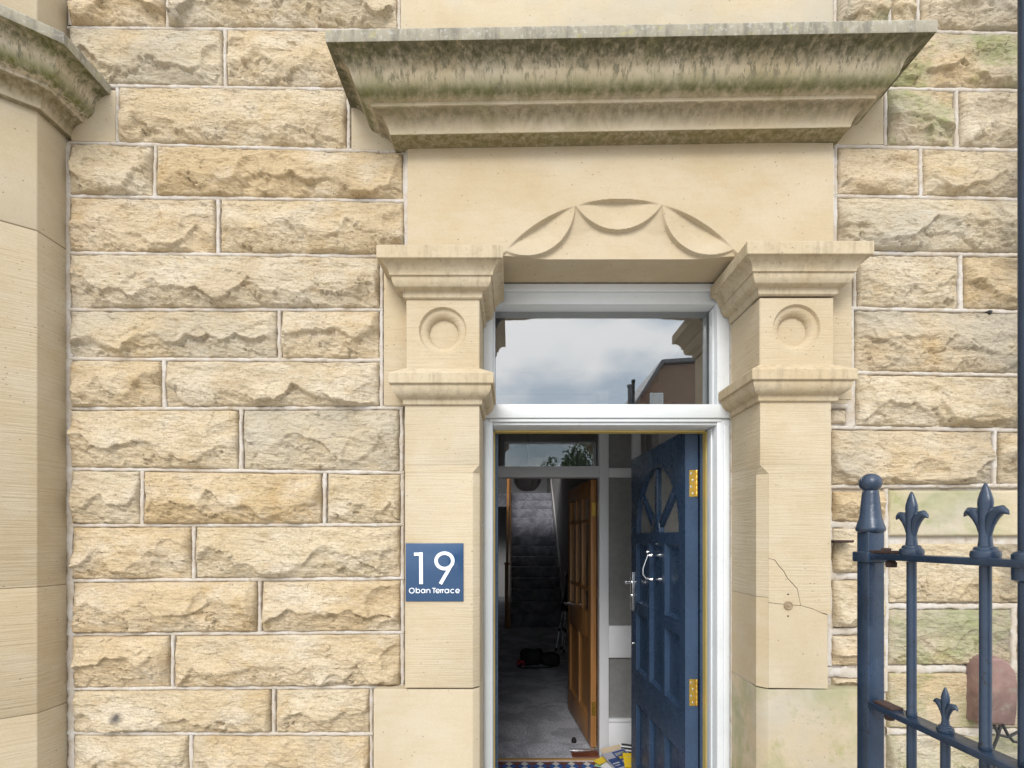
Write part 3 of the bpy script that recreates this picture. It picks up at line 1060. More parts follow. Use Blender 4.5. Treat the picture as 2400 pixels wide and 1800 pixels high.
PILF = 1.835
CAP = [(-0.03, 2.440), (0.004, 2.441), (0.009, 2.445), (0.010, 2.448), (0.010, 2.462), (0.013, 2.4655), (0.022, 2.467), (0.033, 2.473), (0.040, 2.483), (0.043, 2.494), (0.043, 2.503),
       (0.0435, 2.505), (0.049, 2.506), (0.050, 2.508), (0.050, 2.512), (0.053, 2.521), (0.060, 2.532), (0.069, 2.541), (0.079, 2.546), (0.084, 2.547), (0.0855, 2.549), (0.0855, 2.590), (0.083, 2.593), (-0.03, 2.6205)]
BAND = [(-0.03, 2.055), (0.004, 2.055), (0.009, 2.058), (0.010, 2.061), (0.010, 2.074), (0.013, 2.077), (0.022, 2.080), (0.033, 2.088), (0.040, 2.099), (0.043, 2.111), (0.043, 2.119),
        (0.0435, 2.121), (0.050, 2.1215), (0.052, 2.124), (0.052, 2.157), (0.050, 2.160), (0.0, 2.191), (-0.03, 2.192)]

def frieze(xa, xb, cx, cz):
    st = 0.0024
    xs = np.linspace(xa, xb, int((xb - xa) / st)); zs = np.linspace(2.185, 2.4425, int(0.2575 / st))
    X, Z = np.meshgrid(xs, zs)
    r = np.hypot(X - cx, Z - cz)
    ro, ri = 0.086, 0.054
    d = np.zeros_like(r)
    ring = (r < ro)
    t = np.clip((ro - r) / (ro - ri), 0, 1)
    d = np.where(ring, 0.011 * np.clip((ro - r) / 0.0035, 0, 1) + 0.018 * t ** 3, 0)
    d = np.where(r < ri, 0.036, d)
    d = d + 0.0006 * fbm(X / 0.03, Z / 0.03, 3, 3)
    e = np.minimum(X - xa, xb - X)
    d = d + 0.004 * np.clip(1 - e / 0.004, 0, 1) ** 2
    P3 = np.stack([X, PILF + d, Z], -1)
    b = MB().grid(P3)
    for i, yb in ((0, 1.895 if cx < 0 else 2.075), (-1, 2.075 if cx < 0 else 1.895)):
        c = P3[:, i].copy(); c2 = c.copy(); c2[:, 1] = yb
        b.grid(np.stack([c, c2], 0))
    return b

for side in (0, 1):
    if side == 0:
        xa, xb, cz, cx = -0.386, -0.118, 2.324, -0.2525
        ybl, ybr = 1.895, 2.075
    else:
        xa, xb, cz, cx = 0.903, 1.173, 2.334, 1.038
        ybl, ybr = 2.075, 1.895
    dz = -0.004 if side == 0 else 0.009
    pil = MB().box(xa + 0.02, xb - 0.02, 1.88, 2.07, 2.05, 2.60).build('pilaster', M['ashlar'], door_way)
    b = frieze(xa, xb, cx, cz); b.build('frieze_block', M['tooled'], pil, smooth=True, angle=35)
    sweep3([(p, z + dz * (0 if z > 2.6 else 1)) for p, z in CAP], xa, xb, PILF, ybl, ybr).build('capital', M['moulded'], pil, smooth=True, angle=25)
    sweep3([(p, z + dz) for p, z in BAND], xa, xb, PILF, ybl, ybr).build('band_moulding', M['moulded'], pil, smooth=True, angle=25)
    # flat backing stone seen beyond the pilaster
    if side == 0:
        ashlar(899, 962, 603, 951, 1.884, M['tooled'], 'backing_stone', pil)
    else:
        ashlar(1945, 1997, 600, 936, 1.884, M['tooled'], 'backing_stone', pil)
        ashlar(1943, 1986, 905, 946, 1.888, M['ashlar'], 'backing_stone', pil)

# ---- left shaft and plinth
def shaft_core(x_out, x_in, z0, z1, chamfer, stop, mat, name, y_in=2.075):
    """pier block in plan with the inner arris chamfered (mirrors for the right hand one)."""
    s = 1 if x_in > x_out else -1
    b = MB()
    def plan(zl, zh, c):
        pts = [(x_out, PILF), (x_in - s * c, PILF), (x_in, PILF + c), (x_in, y_in), (x_out, y_in)] if c else [(x_out, PILF), (x_in, PILF), (x_in, y_in), (x_out, y_in)]
        if s < 0: pts = pts[::-1]
        b.plan(pts, zl, zh)
    return b, plan

SHL = [(-0.386, -0.119), (0.9045, 1.160)]
def pier(name, x_out, x_in, z0, z1, c0, c1, mat, parent, bevel=0.0025, out_y=1.906):
    """block with a chamfer that varies from c0 (bottom) to c1 (top)"""
    s = 1 if x_in > x_out else -1
    def ring(z, c):
        c = max(c, 0.0006)
        return [(x_out, PILF, z), (x_in - s * c, PILF, z), (x_in, PILF + c, z), (x_in, 2.075, z), (x_out, out_y, z)]
    b = MB()
    r0, r1 = ring(z0, c0), ring(z1, c1)
    fs = [tuple(range(5)), tuple(range(5, 10))]
    for i in range(5):
        j = (i + 1) % 5
        fs.append((i, j, j + 5, i + 5))
    b.add(r0 + r1, fs)
    return b.build(name, mat, parent, bevel=bevel, angle=20)

pl = [o for o in door_way.children if o.name.startswith('pilaster')]
# left
pier('shaft', -0.390, -0.119, 1.835, 2.058, 0, 0, M['tooled'], pl[0], 0.001)
pier('shaft', -0.390, -0.119, 1.808, 1.8346, 0.024, 0.0, M['tooled'], pl[0], 0)
pier('shaft', -0.390, -0.119, wz(1612, PILF), 1.8076, 0.024, 0.024, M['tooled'], pl[0], 0.001)
pier('plinth', -0.505, -0.119, -0.15, wz(1616, PILF), 0.024, 0.024, M['ashlar'], pl[0], 0.003)
# right: the shaft is broken across by two old cracks
xo, xi = 1.163, 0.9045
pier('shaft', xo, xi, 1.835, 2.066, 0, 0, M['tooled'], pl[1], 0.001)
pier('shaft', xo, xi, 1.804, 1.8346, 0.030, 0.0, M['tooled'], pl[1], 0)
ZC = [(xi, wz(1399, PILF)), (0.925, wz(1408, PILF)), (0.955, wz(1414, PILF)), (1.0, wz(1417, PILF)), (1.06, wz(1420, PILF)), (1.10, wz(1428, PILF)), (1.13, wz(1437, PILF)), (xo, wz(1441, PILF))]
zj = wz(1400, PILF)
# inner arris pieces
def arris(z0, z1):
    pts = [(xi, 2.075), (xi, PILF + 0.03), (xi + 0.03, PILF), (xi + 0.03, 2.075)]
    return MB().plan(pts, z0, z1)
arris(zj + 0.0008, 1.8036).build('shaft_arris', M['tooled'], pl[1])
arris(wz(1613, PILF), zj - 0.0008).build('shaft_arris', M['ashlar'], pl[1])
xq = xi + 0.0305
def cut(pts, dz): return [(x, z + dz) for x, z in pts]
line = [(xq, wz(1412, PILF))] + [p for p in ZC if p[0] > 0.94]
crk = [(0.958, 1.488), (0.972, 1.468), (0.990, 1.448), (1.004, 1.422), (1.020, 1.405), (1.040, 1.383), (1.052, 1.355)]
# upper piece A (right of the slanting crack) and piece B (left of it)
lineR = [p for p in line if p[0] > 1.052]
zc52 = wz(1419.6, PILF)
polyA = [(xq, 1.492)] + [(1.0525, zc52 + 0.0008)] + cut(lineR, 0.0008) + [(xo, 1.8036), (xq, 1.8036)]
polyA = [(xq + 0.0, 1.495)] + [(x + 0.001, z + 0.001) for x, z in crk[:-1]] + [(1.053, zc52 + 0.0008)] + cut(lineR, 0.0008) + [(xo, 1.8036), (xq, 1.8036)]
polyB = [(xq, wz(1412, PILF) + 0.0008)] + [(x, z + 0.0008) for x, z in line if 0.94 < x < 1.052] + [(1.0515, zc52 + 0.0008)] + [(x - 0.001, z - 0.0005) for x, z in crk[:-1]][::-1] + [(xq, 1.4935)]
MB().prism(polyA, PILF, 1.906).build('shaft', M['tooled'], pl[1])
MB().prism(polyB, PILF, 1.906).build('shaft', M['tooled'], pl[1])
polyC = [(xq, wz(1612, PILF)), (xo - 0.012, wz(1614, PILF)), (xo - 0.014, 1.30)] + [(x - (0.014 if x > 1.15 else 0), z - 0.0010) for x, z in line[::-1]]
MB().prism(polyC, PILF, 1.906).build('shaft', M['ashlar'], pl[1])
pier('plinth', 1.33, xi, -0.15, wz(1616.5, PILF), 0.03, 0.03, M['ashlar_green'], pl[1], 0.003)
gb = MB().box(xi + 0.01, xo - 0.02, PILF + 0.03, 1.95, 0.9, 1.85).build('mortar_joint', M['gap'], pl[1])
# old iron fixing let into the right shaft
fx = MB()
fcx, fcz = wx(1847, PILF), wz(1419, PILF)
fx.lathe(fcx, fcz, [(0.013, 1.84), (0.0165, 1.836), (0.0165, 1.832), (0.013, 1.829), (0.011, 1.831), (0.006, 1.831), (0.004, 1.828), (0.001, 1.8275)], 18, 'y')
tag(fx.build('iron_plug', M['old_filler']), 'round rusty iron plug set in cracked right pilaster shaft', 'iron fixing')
for yy in (1393, 1444):
    hl = MB().lathe(fcx, wz(yy, PILF), [(0.0032, 1.838), (0.0032, 1.8345), (0.002, 1.8342), (0.001, 1.8345)], 10, 'y')
    hl.build('screw_hole', M['gap'], pl[1])

# ================================================================== BAY WINDOW (left)
bay = thing('bay_window', 'stone corner of the neighbouring bay window with mossy moulded cornice', 'bay window', (-1.9, 1.7, GROUND))
BX, BF = -1.672, 1.773
cdir = Vector((-math.sin(R(52)), -math.cos(R(52))))
def bay_ring(p):
    """plan line offset outward by p: wall, corner, cant end, back"""
    # return face x = BX + p ; cant face through (BX,BF) dir cdir, outward normal
    nrm = Vector((-cdir.y, cdir.x)) if Vector((-cdir.y, cdir.x)).dot(Vector((1, -1))) > 0 else Vector((cdir.y, -cdir.x))
    q = Vector((BX, BF)) + nrm * p
    # intersect x = BX + p
    t = (BX + p - q.x) / cdir.x
    c = q + cdir * t
    e = q + cdir * 0.9
    return [(BX + p, 1.905), (c.x, c.y), (e.x, e.y), (e.x - 0.8, e.y + 0.3), (e.x - 0.8, 1.905)]
def bay_block(z0, z1, p, mat, name='stone', slope=0):
    ring = bay_ring(p)
    b = MB().plan(ring[::-1], z0, z1)
    return b.build(name, mat, bay, bevel=0.003)
bay_block(-0.15, 0.95, 0.0, M['tooled_brown'])
bay_block(0.9512, 1.395, 0.0, M['tooled_brown'])
bay_block(1.396, 2.650, 0.0, M['tooled_brown'])
bay_block(2.6525, 3.0725, 0.0, M['ashlar'])
bay_block(3.27, 3.62, 0.0, M['ashlar'])
bay_block(3.623, 4.4, 0.0, M['ashlar'])
b = MB()
rows = []
for p, z in CP:
    ring = bay_ring(p * 0.87)
    rows.append([(x, y, 3.071 + (z - 3.028) * 0.923) for x, y in ring[:3]])
P3 = np.array(rows)
# split the runs so that bump and stains follow
b.grid(P3)
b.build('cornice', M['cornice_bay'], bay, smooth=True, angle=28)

# ================================================================== OUTER DOOR FRAME
fr = thing('door_frame', 'white painted front door frame with transom light over the blue door', 'door frame', (0.39, 2.12, 0))
FD = 2.08
jl = MB().box(-0.118, -0.080, FD, 2.235, -0.10, 2.0605)
jl.box(-0.112, -0.090, FD - 0.006, FD + 0.0002, -0.10, 2.034)
jl.build('jamb', M['white'], fr, bevel=0.003)
jr = MB().box(0.848, 0.900, FD, 2.235, -0.10, 2.0605)
jr.box(0.872, 0.894, FD - 0.006, FD + 0.0002, -0.10, 2.034)
jr.box(0.842, 0.8484, 2.13, 2.17, -0.10, 2.034)
jr.build('jamb', M['white'], fr, bevel=0.003)
ju = MB().box(-0.118, -0.080, FD, 2.235, 2.119, 2.618)
ju.box(-0.0803, -0.072, FD + 0.03, 2.15, 2.125, 2.53)
ju.build('transom_jamb', M['white'], fr, bevel=0.003)
ju = MB().box(0.848, 0.900, FD, 2.235, 2.119, 2.618)
ju.box(0.840, 0.8483, FD + 0.03, 2.15, 2.125, 2.53)
ju.build('transom_jamb', M['white'], fr, bevel=0.003)
hd = MB().box(-0.0795, 0.8475, FD + 0.012, 2.235, 2.540, 2.618)
hd.box(-0.0795, 0.8475, FD - 0.004, FD + 0.0125, 2.588, 2.618)
hd.build('head', M['white'], fr, bevel=0.003)
tb = MB().box(-0.118, 0.900, FD - 0.012, 2.235, 2.062, 2.1185)
tb.box(-0.095, 0.865, FD - 0.004, 2.235, 2.0475, 2.0615)
tb.box(-0.0795, 0.8475, FD + 0.006, 2.20, 2.036, 2.047)
tb.build('transom_bar', M['white'], fr, bevel=0.003)
gp = MB().box(-0.085, 0.853, 2.160, 2.164, 2.117, 2.545)
gp.build('transom_pane', M['glass_coated'], fr)
# brass draught strips
bs = MB().box(-0.0795, -0.0745, 2.19, 2.225, -0.1, 2.030); bs.build('draught_strip', M['brass_strip'], fr)
bs = MB().box(0.8425, 0.8475, 2.19, 2.225, -0.1, 2.030); bs.build('draught_strip', M['brass_strip'], fr)
bs = MB().box(-0.074, 0.842, 2.19, 2.225, 2.0285, 2.0355); bs.build('draught_strip', M['brass_strip'], fr)
# rebate painted with the door colour
rb = MB().box(-0.0744, -0.062, 2.226, 2.265, -0.1, 2.045).box(0.832, 0.8424, 2.226, 2.265, -0.1, 2.045).box(-0.0744, 0.8424, 2.226, 2.265, 2.0455, 2.06)
rb.build('rebate', M['blue'], fr)
# pointing between frame and stone
pt = MB().box(-0.1245, -0.1182, 2.072, 2.10, -0.1, 2.61).box(0.9002, 0.9042, 2.072, 2.10, -0.1, 2.61)
pt.build('mortar_joint', M['mortar'], fr)

# ================================================================== FRONT DOOR (blue)
DP0 = Vector((0.767, 2.23)); DP1 = Vector((0.730, 3.081))
DU = (DP1 - DP0).normalized(); DN = Vector((DU.y, -DU.x))      # DN to +X: into the leaf
def dloc(u, w, z):   # along leaf, depth, height
    p = DP0 + DU * u + DN * w
    return (p.x, p.y, z)
fd = thing('front_door', 'dark blue panelled front door with fan light standing open inwards', 'door', (0.767, 2.23, 0.0))
DW, DT, DH = 0.852, 0.058, 2.045
leaf = MB()
# slab behind the framing up to the fan base
leaf.box(0, DW, 0.020, DT, 0.02, 1.545)
fr_w = 0.0202
def lb(u0, u1, z0, z1): leaf.box(u0, u1, 0, fr_w, z0, z1)
cols = [(0.072, 0.262), (0.300, 0.500), (0.540, 0.752)]
lb(0, 0.072, 0.02, 1.545); lb(0.752, DW, 0.02, 1.545)
lb(0.262, 0.300, 0.79, 1.540); lb(0.500, 0.540, 0.79, 1.540)
lb(0.072, 0.752, 0.595, 0.79)
lb(0.072, 0.752, 1.540, 1.545)
lb(0.072, 0.262, 1.125, 1.185); lb(0.540, 0.752, 1.13, 1.19)
lb(0.262, 0.300, 0.22, 0.595); lb(0.500, 0.540, 0.22, 0.595)
lb(0.072, 0.752, 0.02, 0.22)
# fan section with semicircular opening
uc, ur, zb, zr = 0.410, 0.335, 1.595, 0.340
arc = [(uc + ur * math.cos(a), zb + zr * math.sin(a)) for a in np.linspace(math.pi, 0, 29)]
fan = MB()
def ext_poly(poly, w0=0.0, w1=DT):
    fan.prism([(u, z) for u, z in poly], w0, w1)
ext_poly([(0, 1.545), (DW, 1.545), (DW, zb), (0, zb)])
ext_poly([(0, zb), (arc[0][0], zb), (arc[0][0], DH), (0, DH)])
ext_poly([(arc[-1][0], zb), (DW, zb), (DW, DH), (arc[-1][0], DH)])
for i in range(len(arc) - 1):
    (u0, z0), (u1, z1) = arc[i], arc[i + 1]
    ext_poly([(u0, z0), (u1, z1), (u1, DH), (u0, DH)])
bm_ = MB()
bm_.v = leaf.v + fan.v
bm_.f = leaf.f + [tuple(i + len(leaf.v) for i in f) for f in fan.f]
bm_.m = [0] * len(bm_.f)
bm_.xform(dloc)
bm_.v = [tuple(p) for p in bm_.v]
lf_o = bm_.build('leaf', M['blue'], fd)
def dpart(mb, name, mat, parent=fd, **kw):
    mb.xform(dloc)
    return mb.build(name, mat, parent, **kw)
def door_panel(u0, u1, z0, z1):
    b = MB()
    m_, d1, d2 = 0.018, 0.003, 0.0185
    o = [(u0, d1, z0), (u1, d1, z0), (u1, d1, z1), (u0, d1, z1)]
    i1 = [(u0 + m_, d2, z0 + m_), (u1 - m_, d2, z0 + m_), (u1 - m_, d2, z1 - m_), (u0 + m_, d2, z1 - m_)]
    b.add(o + i1, [(0, 1, 5, 4), (1, 2, 6, 5), (2, 3, 7, 6), (3, 0, 4, 7)])
    b.add(i1, [(0, 1, 2, 3)])
    return dpart(b, 'panel', M['blue'])
for (u0, u1) in (cols[0], cols[2]):
    door_panel(u0, u1, 1.187, 1.540); door_panel(u0, u1, 0.79, 1.127)
door_panel(cols[1][0], cols[1][1], 0.79, 1.540)
for (u0, u1) in cols: door_panel(u0, u1, 0.22, 0.595)
# beads of the fan light
def spoke(a, w=0.034):
    b = MB()
    c, s_ = math.cos(a), math.sin(a)
    L = 0.335
    for (w0, w1, ww) in ((0.004, 0.052, w),):
        pts = [(0.07, -ww / 2), (L, -ww / 2), (L, ww / 2), (0.07, ww / 2)]
        poly = [(uc + x * c - y * s_, zb + x * s_ + y * c) for x, y in pts]
        b.prism(poly, w0, w1)
    dpart(b, 'glazing_bar', M['blue'], bevel=0.003)
for a in (R(90), R(38), R(142)): spoke(a)
hub = MB()
hub.prism([(uc + 0.062 * math.cos(a), zb + 0.10 * math.sin(a)) for a in np.linspace(0, math.pi, 15)], 0.002, 0.054)
dpart(hub, 'fan_hub', M['blue'], bevel=0.003)
g = MB().prism([(u, z) for u, z in arc[::-1]], 0.028, 0.032)
dpart(g, 'fan_pane', M['glass_obscured'])
# hinges on the stile edge
for zc in (1.810, 0.884):
    h = MB()
    hz = 0.059
    h.box(-0.0018, 0.0004, 0.018, 0.046, zc - hz, zc + hz)
    ho = dpart(h, 'hinge', M['brass'])
    for i, q in enumerate((-0.9, -0.28, 0.34, 0.95)):
        kb = MB().lathe(0, 0, [(0.0046, zc + hz * (q - 0.02)), (0.0052, zc + hz * (q + 0.05))], 10)
    kn = MB()
    for i in range(5):
        z0 = zc - hz + i * 2 * hz / 5
        kn.lathe(-0.003, 0.0505, [(0.005, z0 + 0.0006), (0.0055, z0 + 0.002), (0.0055, z0 + 2 * hz / 5 - 0.002), (0.005, z0 + 2 * hz / 5 - 0.0006)], 10)
    dpart(kn, 'knuckle', M['brass'], ho, smooth=True)
    for i, q in enumerate((-0.75, -0.25, 0.25, 0.75)):
        sc = MB().lathe(0.026 if i % 2 else 0.034, zc + q * hz, [(0.0046, 0.0), (0.0044, -0.0028), (0.002, -0.0034), (0.0005, -0.0034)], 10, 'x')
        sc.v = [(x, y, z) for x, y, z in sc.v]
        dpart(sc, 'screw', M['chrome'], ho, smooth=True)
# chrome knocker
kn = MB()
kz1, kz0, ku = 1.478, 1.352, 0.400
kn.lathe(ku, kz1, [(0.013, 0.0185), (0.013, 0.014), (0.007, 0.012), (0.006, -0.004), (0.012, -0.012), (0.013, -0.02), (0.008, -0.034), (0.002, -0.046)], 14, 'y')
pts = [(ku, -0.040, kz1), (ku, -0.052, kz1 - 0.03), (ku, -0.066, kz1 - 0.07), (ku, -0.066, kz1 - 0.10), (ku, -0.05, kz1 - 0.12), (ku, -0.034, kz0 + 0.004)]
kn.tube(pts, [0.004, 0.0035, 0.004, 0.005, 0.005, 0.006], 10)
kn.lathe(ku, kz0, [(0.012, 0.0185), (0.012, 0.013), (0.006, 0.01), (0.006, -0.006), (0.011, -0.012), (0.011, -0.02), (0.006, -0.028), (0.006, -0.036), (0.001, -0.040)], 14, 'y')
dpart(kn, 'knocker', M['chrome'], smooth=True)
vw = MB().lathe(0.52, 1.492, [(0.010, 0.0), (0.010, -0.006), (0.007, -0.012), (0.001, -0.014)], 14, 'y')
dpart(vw, 'door_viewer', M['chrome'], smooth=True)
lk = MB().box(DW, DW + 0.004, 0.018, 0.042, 0.95, 1.40)
lko = dpart(lk, 'lock_plate', M['chrome'], bevel=0.001)
lk = MB().box(DW - 0.05, DW - 0.004, -0.006, 0.0, 1.13, 1.36)
lk.lathe(DW - 0.028, 1.30, [(0.012, -0.006), (0.012, -0.012), (0.009, -0.03), (0.014, -0.034), (0.014, -0.046), (0.006, -0.05)], 14, 'y')
lk.lathe(DW - 0.028, 1.22, [(0.012, -0.006), (0.012, -0.014), (0.007, -0.016)], 14, 'y')
dpart(lk, 'latch_pull', M['chrome'], bevel=0.001)
bl = MB().lathe(DW - 0.03, 0.93, [(0.009, 0.001), (0.008, -0.008), (0.003, -0.011), (0.0005, -0.011)], 12, 'y')
dpart(bl, 'stud', M['chrome'], smooth=True)

# ================================================================== HALL: setting
tag(MB().box(-0.45, 1.05, 2.26, 3.56, -0.12, -0.006).build('vestibule_floor', M['tile_brown']), kind='structure')
vf = [o for o in bpy.data.objects if o.name == 'vestibule_floor'][0]
tag(MB().box(-1.45, 1.05, 3.541, 13.4, -0.12, 0.0).build('hall_carpet', M['carpet']), kind='structure')
hw_ = MB()
hw_.box(-0.47, -0.45, 2.275, 3.60, -0.1, 2.75)
hw_.box(1.05, 1.10, 2.275, 3.60, -0.1, 2.75)
tag(hw_.build('vestibule_wall', M['wall_white']), kind='structure')
tag(MB().box(-0.5, 1.1, 2.275, 3.60, 2.75, 2.8).build('vestibule_ceiling', M['wall_white']), kind='structure')
hw2 = MB()
hw2.box(-1.45, -1.40, 3.60, 14.0, -0.1, 5.6)
hw2.box(0.93, 1.00, 3.75, 14.0, -0.1, 5.6)
hw2.box(-1.45, -0.25, 3.60, 3.70, -0.1, 2.9)
hw2.box(1.00, 1.10, 3.60, 3.75, -0.1, 2.9)
hw2.box(-0.25, 1.00, 3.60, 3.70, 2.62, 2.9)
hw2.box(-1.45, 1.0, 3.55, 3.60, 2.8, 5.6)
tag(hw2.build('hall_wall', M['wall_in']), kind='structure')
tag(MB().box(-1.45, 1.0, 3.60, 9.3, 2.9, 3.0).build('hall_ceiling', M['wall_white']), kind='structure')
# landing: white end wall, roof with an added opening that lights the wall
lw = MB().box(-1.45, 1.0, 13.4, 13.5, -0.1, 5.6)
tag(lw.build('landing_wall', M['wall_white']), kind='structure')
lr = MB().box(-1.45, 1.0, 9.2, 12.95, 5.0, 5.1).box(-1.45, 1.0, 13.3, 13.5, 5.0, 5.1).box(-1.45, 0.14, 12.95, 13.3, 5.0, 5.1).box(0.36, 1.0, 12.95, 13.3, 5.0, 5.1)
lr.box(-1.40, 0.93, 12.45, 12.55, 3.75, 4.999)  # unseen baffle added to keep that light off the stairs
tag(lr.build('landing_ceiling_with_baffle', M['wall_white']), kind='structure')
tag(MB().box(-1.4, 0.93, 11.85, 13.4, 2.3, 2.6).build('landing_floor', M['stair_carpet']), kind='structure')

# tiles of the vestibule border
tx0 = wx(1193, 3.47)
for row in (0, 1):
    y_c = 3.468 - row * 0.30
    for i in range(-4, 9):
        cx = tx0 + i * 0.1085
        for (dx, dy, mt) in ((0, 0.034, 'tile_white'), (0, -0.034, 'tile_white'), (-0.0275, 0, 'tile_blue'), (0.0275, 0, 'tile_blue')):
            if not (-0.44 < cx + dx < 1.03): continue
            hw, hh = 0.0262, 0.0325
            X, Y = cx + dx, y_c + dy
            MB().plan([(X - hw, Y), (X, Y - hh), (X + hw, Y), (X, Y + hh)], -0.02, -0.003).build('tile', M[mt], vf)
# oak strip, dark tile sill and aluminium bar at the inner threshold
th = MB().box(-0.40, 0.62, 3.542, 3.575, -0.05, 0.006); tag(th.build('threshold_strip', M['oak_strip'], bevel=0.002), 'pale oak strip along the edge of the grey hall carpet', 'threshold')
th = MB().box(0.43, 0.628, 3.59, 3.70, -0.02, 0.007); tag(th.build('threshold_tile', M['tile_brown'], bevel=0.002), 'red brown quarry tile sill below open oak door', 'tile')
th = MB().box(0.42, 0.628, 3.70, 3.725, -0.02, 0.010); tag(th.build('carpet_bar', M['alu'], bevel=0.003), 'silver carpet bar in front of the open oak door', 'carpet bar')
ds = MB().lathe(0.475, 3.86, [(0.018, 0.0), (0.02, 0.012), (0.014, 0.034), (0.004, 0.04)], 14); tag(ds.build('door_stop', M['black_fabric'], smooth=True), 'small black door stop on grey carpet near oak door', 'door stop')

# ================================================================== INNER SCREEN
sc = thing('vestibule_screen', 'white painted inner screen with transom and glazed side light', 'screen', (0.4, 3.66, 0))
SY0, SY1 = 3.63, 3.72
MB().box(0.630, 0.698, SY0, SY1, 0, 2.62).build('post', M['white_in'], sc, bevel=0.004)
MB().box(-0.25, -0.19, SY0, SY1, 0, 2.62).build('post', M['white_in'], sc, bevel=0.004)
MB().box(0.868, 0.930, SY0, SY1, 0, 2.62).build('post', M['white_in'], sc, bevel=0.004)
MB().box(-0.1895, 0.6295, SY0 + 0.004, SY1, 2.006, 2.074).build('transom_rail', M['white_in'], sc, bevel=0.004)
MB().box(0.6985, 0.8675, SY0 + 0.004, SY1, 2.006, 2.074).build('transom_rail', M['white_in'], sc, bevel=0.004)
MB().box(-0.1895, 0.6295, SY0 + 0.002, SY0 + 0.012, 2.074, 2.084).build('bead', M['white_in'], sc)
MB().box(0.6985, 0.8675, SY0 + 0.012, SY1, 0.70, 0.931).build('panel', M['white_in'], sc, bevel=0.004)
MB().box(0.6985, 0.8675, SY0 + 0.012, SY1, 0.0, 0.235).build('panel', M['white_in'], sc, bevel=0.004)
MB().box(0.6985, 0.8675, SY0 + 0.004, SY1, 0.2355, 0.258).build('sill', M['white_in'], sc, bevel=0.003)
MB().box(-0.1895, 0.6295, 3.665, 3.669, 2.0742, 2.62).build('pane', M['glass_mid'], sc)
MB().box(0.6985, 0.8675, 3.665, 3.669, 2.0742, 2.62).build('pane', M['glass_dim'], sc)
MB().box(0.6985, 0.8675, 3.665, 3.669, 0.932, 2.0058).build('pane', M['glass_dim'], sc)
MB().box(0.6985, 0.8675, 3.665, 3.669, 0.259, 0.699).build('pane', M['glass_dim'], sc)

# ================================================================== INNER DOOR (oak)
OP0 = Vector((0.585, 3.735)); OP1 = Vector((0.510, 4.60))
OU = (OP1 - OP0).normalized(); ON = Vector((OU.y, -OU.x))
def oloc(u, w, z):
    p = OP0 + OU * u + ON * w
    return (p.x, p.y, z)
od = thing('oak_door', 'varnished oak inner door with small panes, open into the hall', 'door', (0.585, 3.735, 0))
OW, OH, OT = 0.868, 2.0, 0.042
def opart(mb, name, mat, parent=od, **kw):
    mb.xform(oloc)
    return mb.build(name, mat, parent, **kw)
opart(MB().box(0, 0.10, 0, OT, 0.012, OH), 'stile', M['oak'], bevel=0.002)
opart(MB().box(OW - 0.10, OW, 0, OT, 0.012, OH), 'stile', M['oak'], bevel=0.002)
opart(MB().box(0.1004, OW - 0.1004, 0, OT, OH - 0.12, OH), 'rail', M['oak'], bevel=0.002)
opart(MB().box(0.1004, OW - 0.1004, 0, OT, 0.80, 1.0), 'rail', M['oak'], bevel=0.002)
opart(MB().box(0.1004, OW - 0.1004, 0, OT, 0.012, 0.22), 'rail', M['oak'], bevel=0.002)
opart(MB().box(0.40, 0.468, 0, OT, 0.2204, 0.7996), 'muntin', M['oak'], bevel=0.002)
for u0, u1 in ((0.1004, 0.3996), (0.4684, OW - 0.1004)):
    b = MB()
    m_ = 0.02
    o = [(u0, 0.004, 0.2204), (u1, 0.004, 0.2204), (u1, 0.004, 0.7996), (u0, 0.004, 0.7996)]
    i1 = [(u0 + m_, 0.016, 0.2204 + m_), (u1 - m_, 0.016, 0.2204 + m_), (u1 - m_, 0.016, 0.7996 - m_), (u0 + m_, 0.016, 0.7996 - m_)]
    b.add(o + i1, [(0, 1, 5, 4), (1, 2, 6, 5), (2, 3, 7, 6), (3, 0, 4, 7), (4, 5, 6, 7)])
    opart(b, 'panel', M['oak'])
gz = [1.0, 1.175, 1.70, OH - 0.12]
gu = [0.10, 0.323, 0.545, OW - 0.10]
for u in gu[1:3]: opart(MB().box(u - 0.012, u + 0.012, 0.002, OT - 0.002, 1.0002, OH - 0.1202), 'glazing_bar', M['oak'], bevel=0.003)
for z in gz[1:3]: 
    for i in range(3):
        opart(MB().box(gu[i] + 0.0125, gu[i + 1] - 0.0125, 0.002, OT - 0.002, z - 0.012, z + 0.012), 'glazing_bar', M['oak'], bevel=0.003)
opart(MB().box(0.1, OW - 0.1, 0.019, 0.023, 1.0, OH - 0.12), 'pane', M['glass'])
for zc in (1.78, 0.30):
    h = MB().box(-0.002, 0.0004, 0.006, 0.036, zc - 0.05, zc + 0.05); opart(h, 'hinge', M['brass'])
hn = MB().lathe(OW - 0.05, 0.98, [(0.02, 0.0), (0.02, -0.006), (0.008, -0.008), (0.008, -0.04)], 14, 'y')
hn.tube([(OW - 0.05, -0.04, 0.98), (OW - 0.10, -0.044, 0.982), (OW - 0.15, -0.042, 0.978)], [0.008, 0.007, 0.006], 10)
opart(hn, 'handle', M['chrome'], smooth=True)
opart(MB().box(OW, OW + 0.003, 0.01, 0.032, 0.86, 1.08), 'lock_plate', M['chrome'])

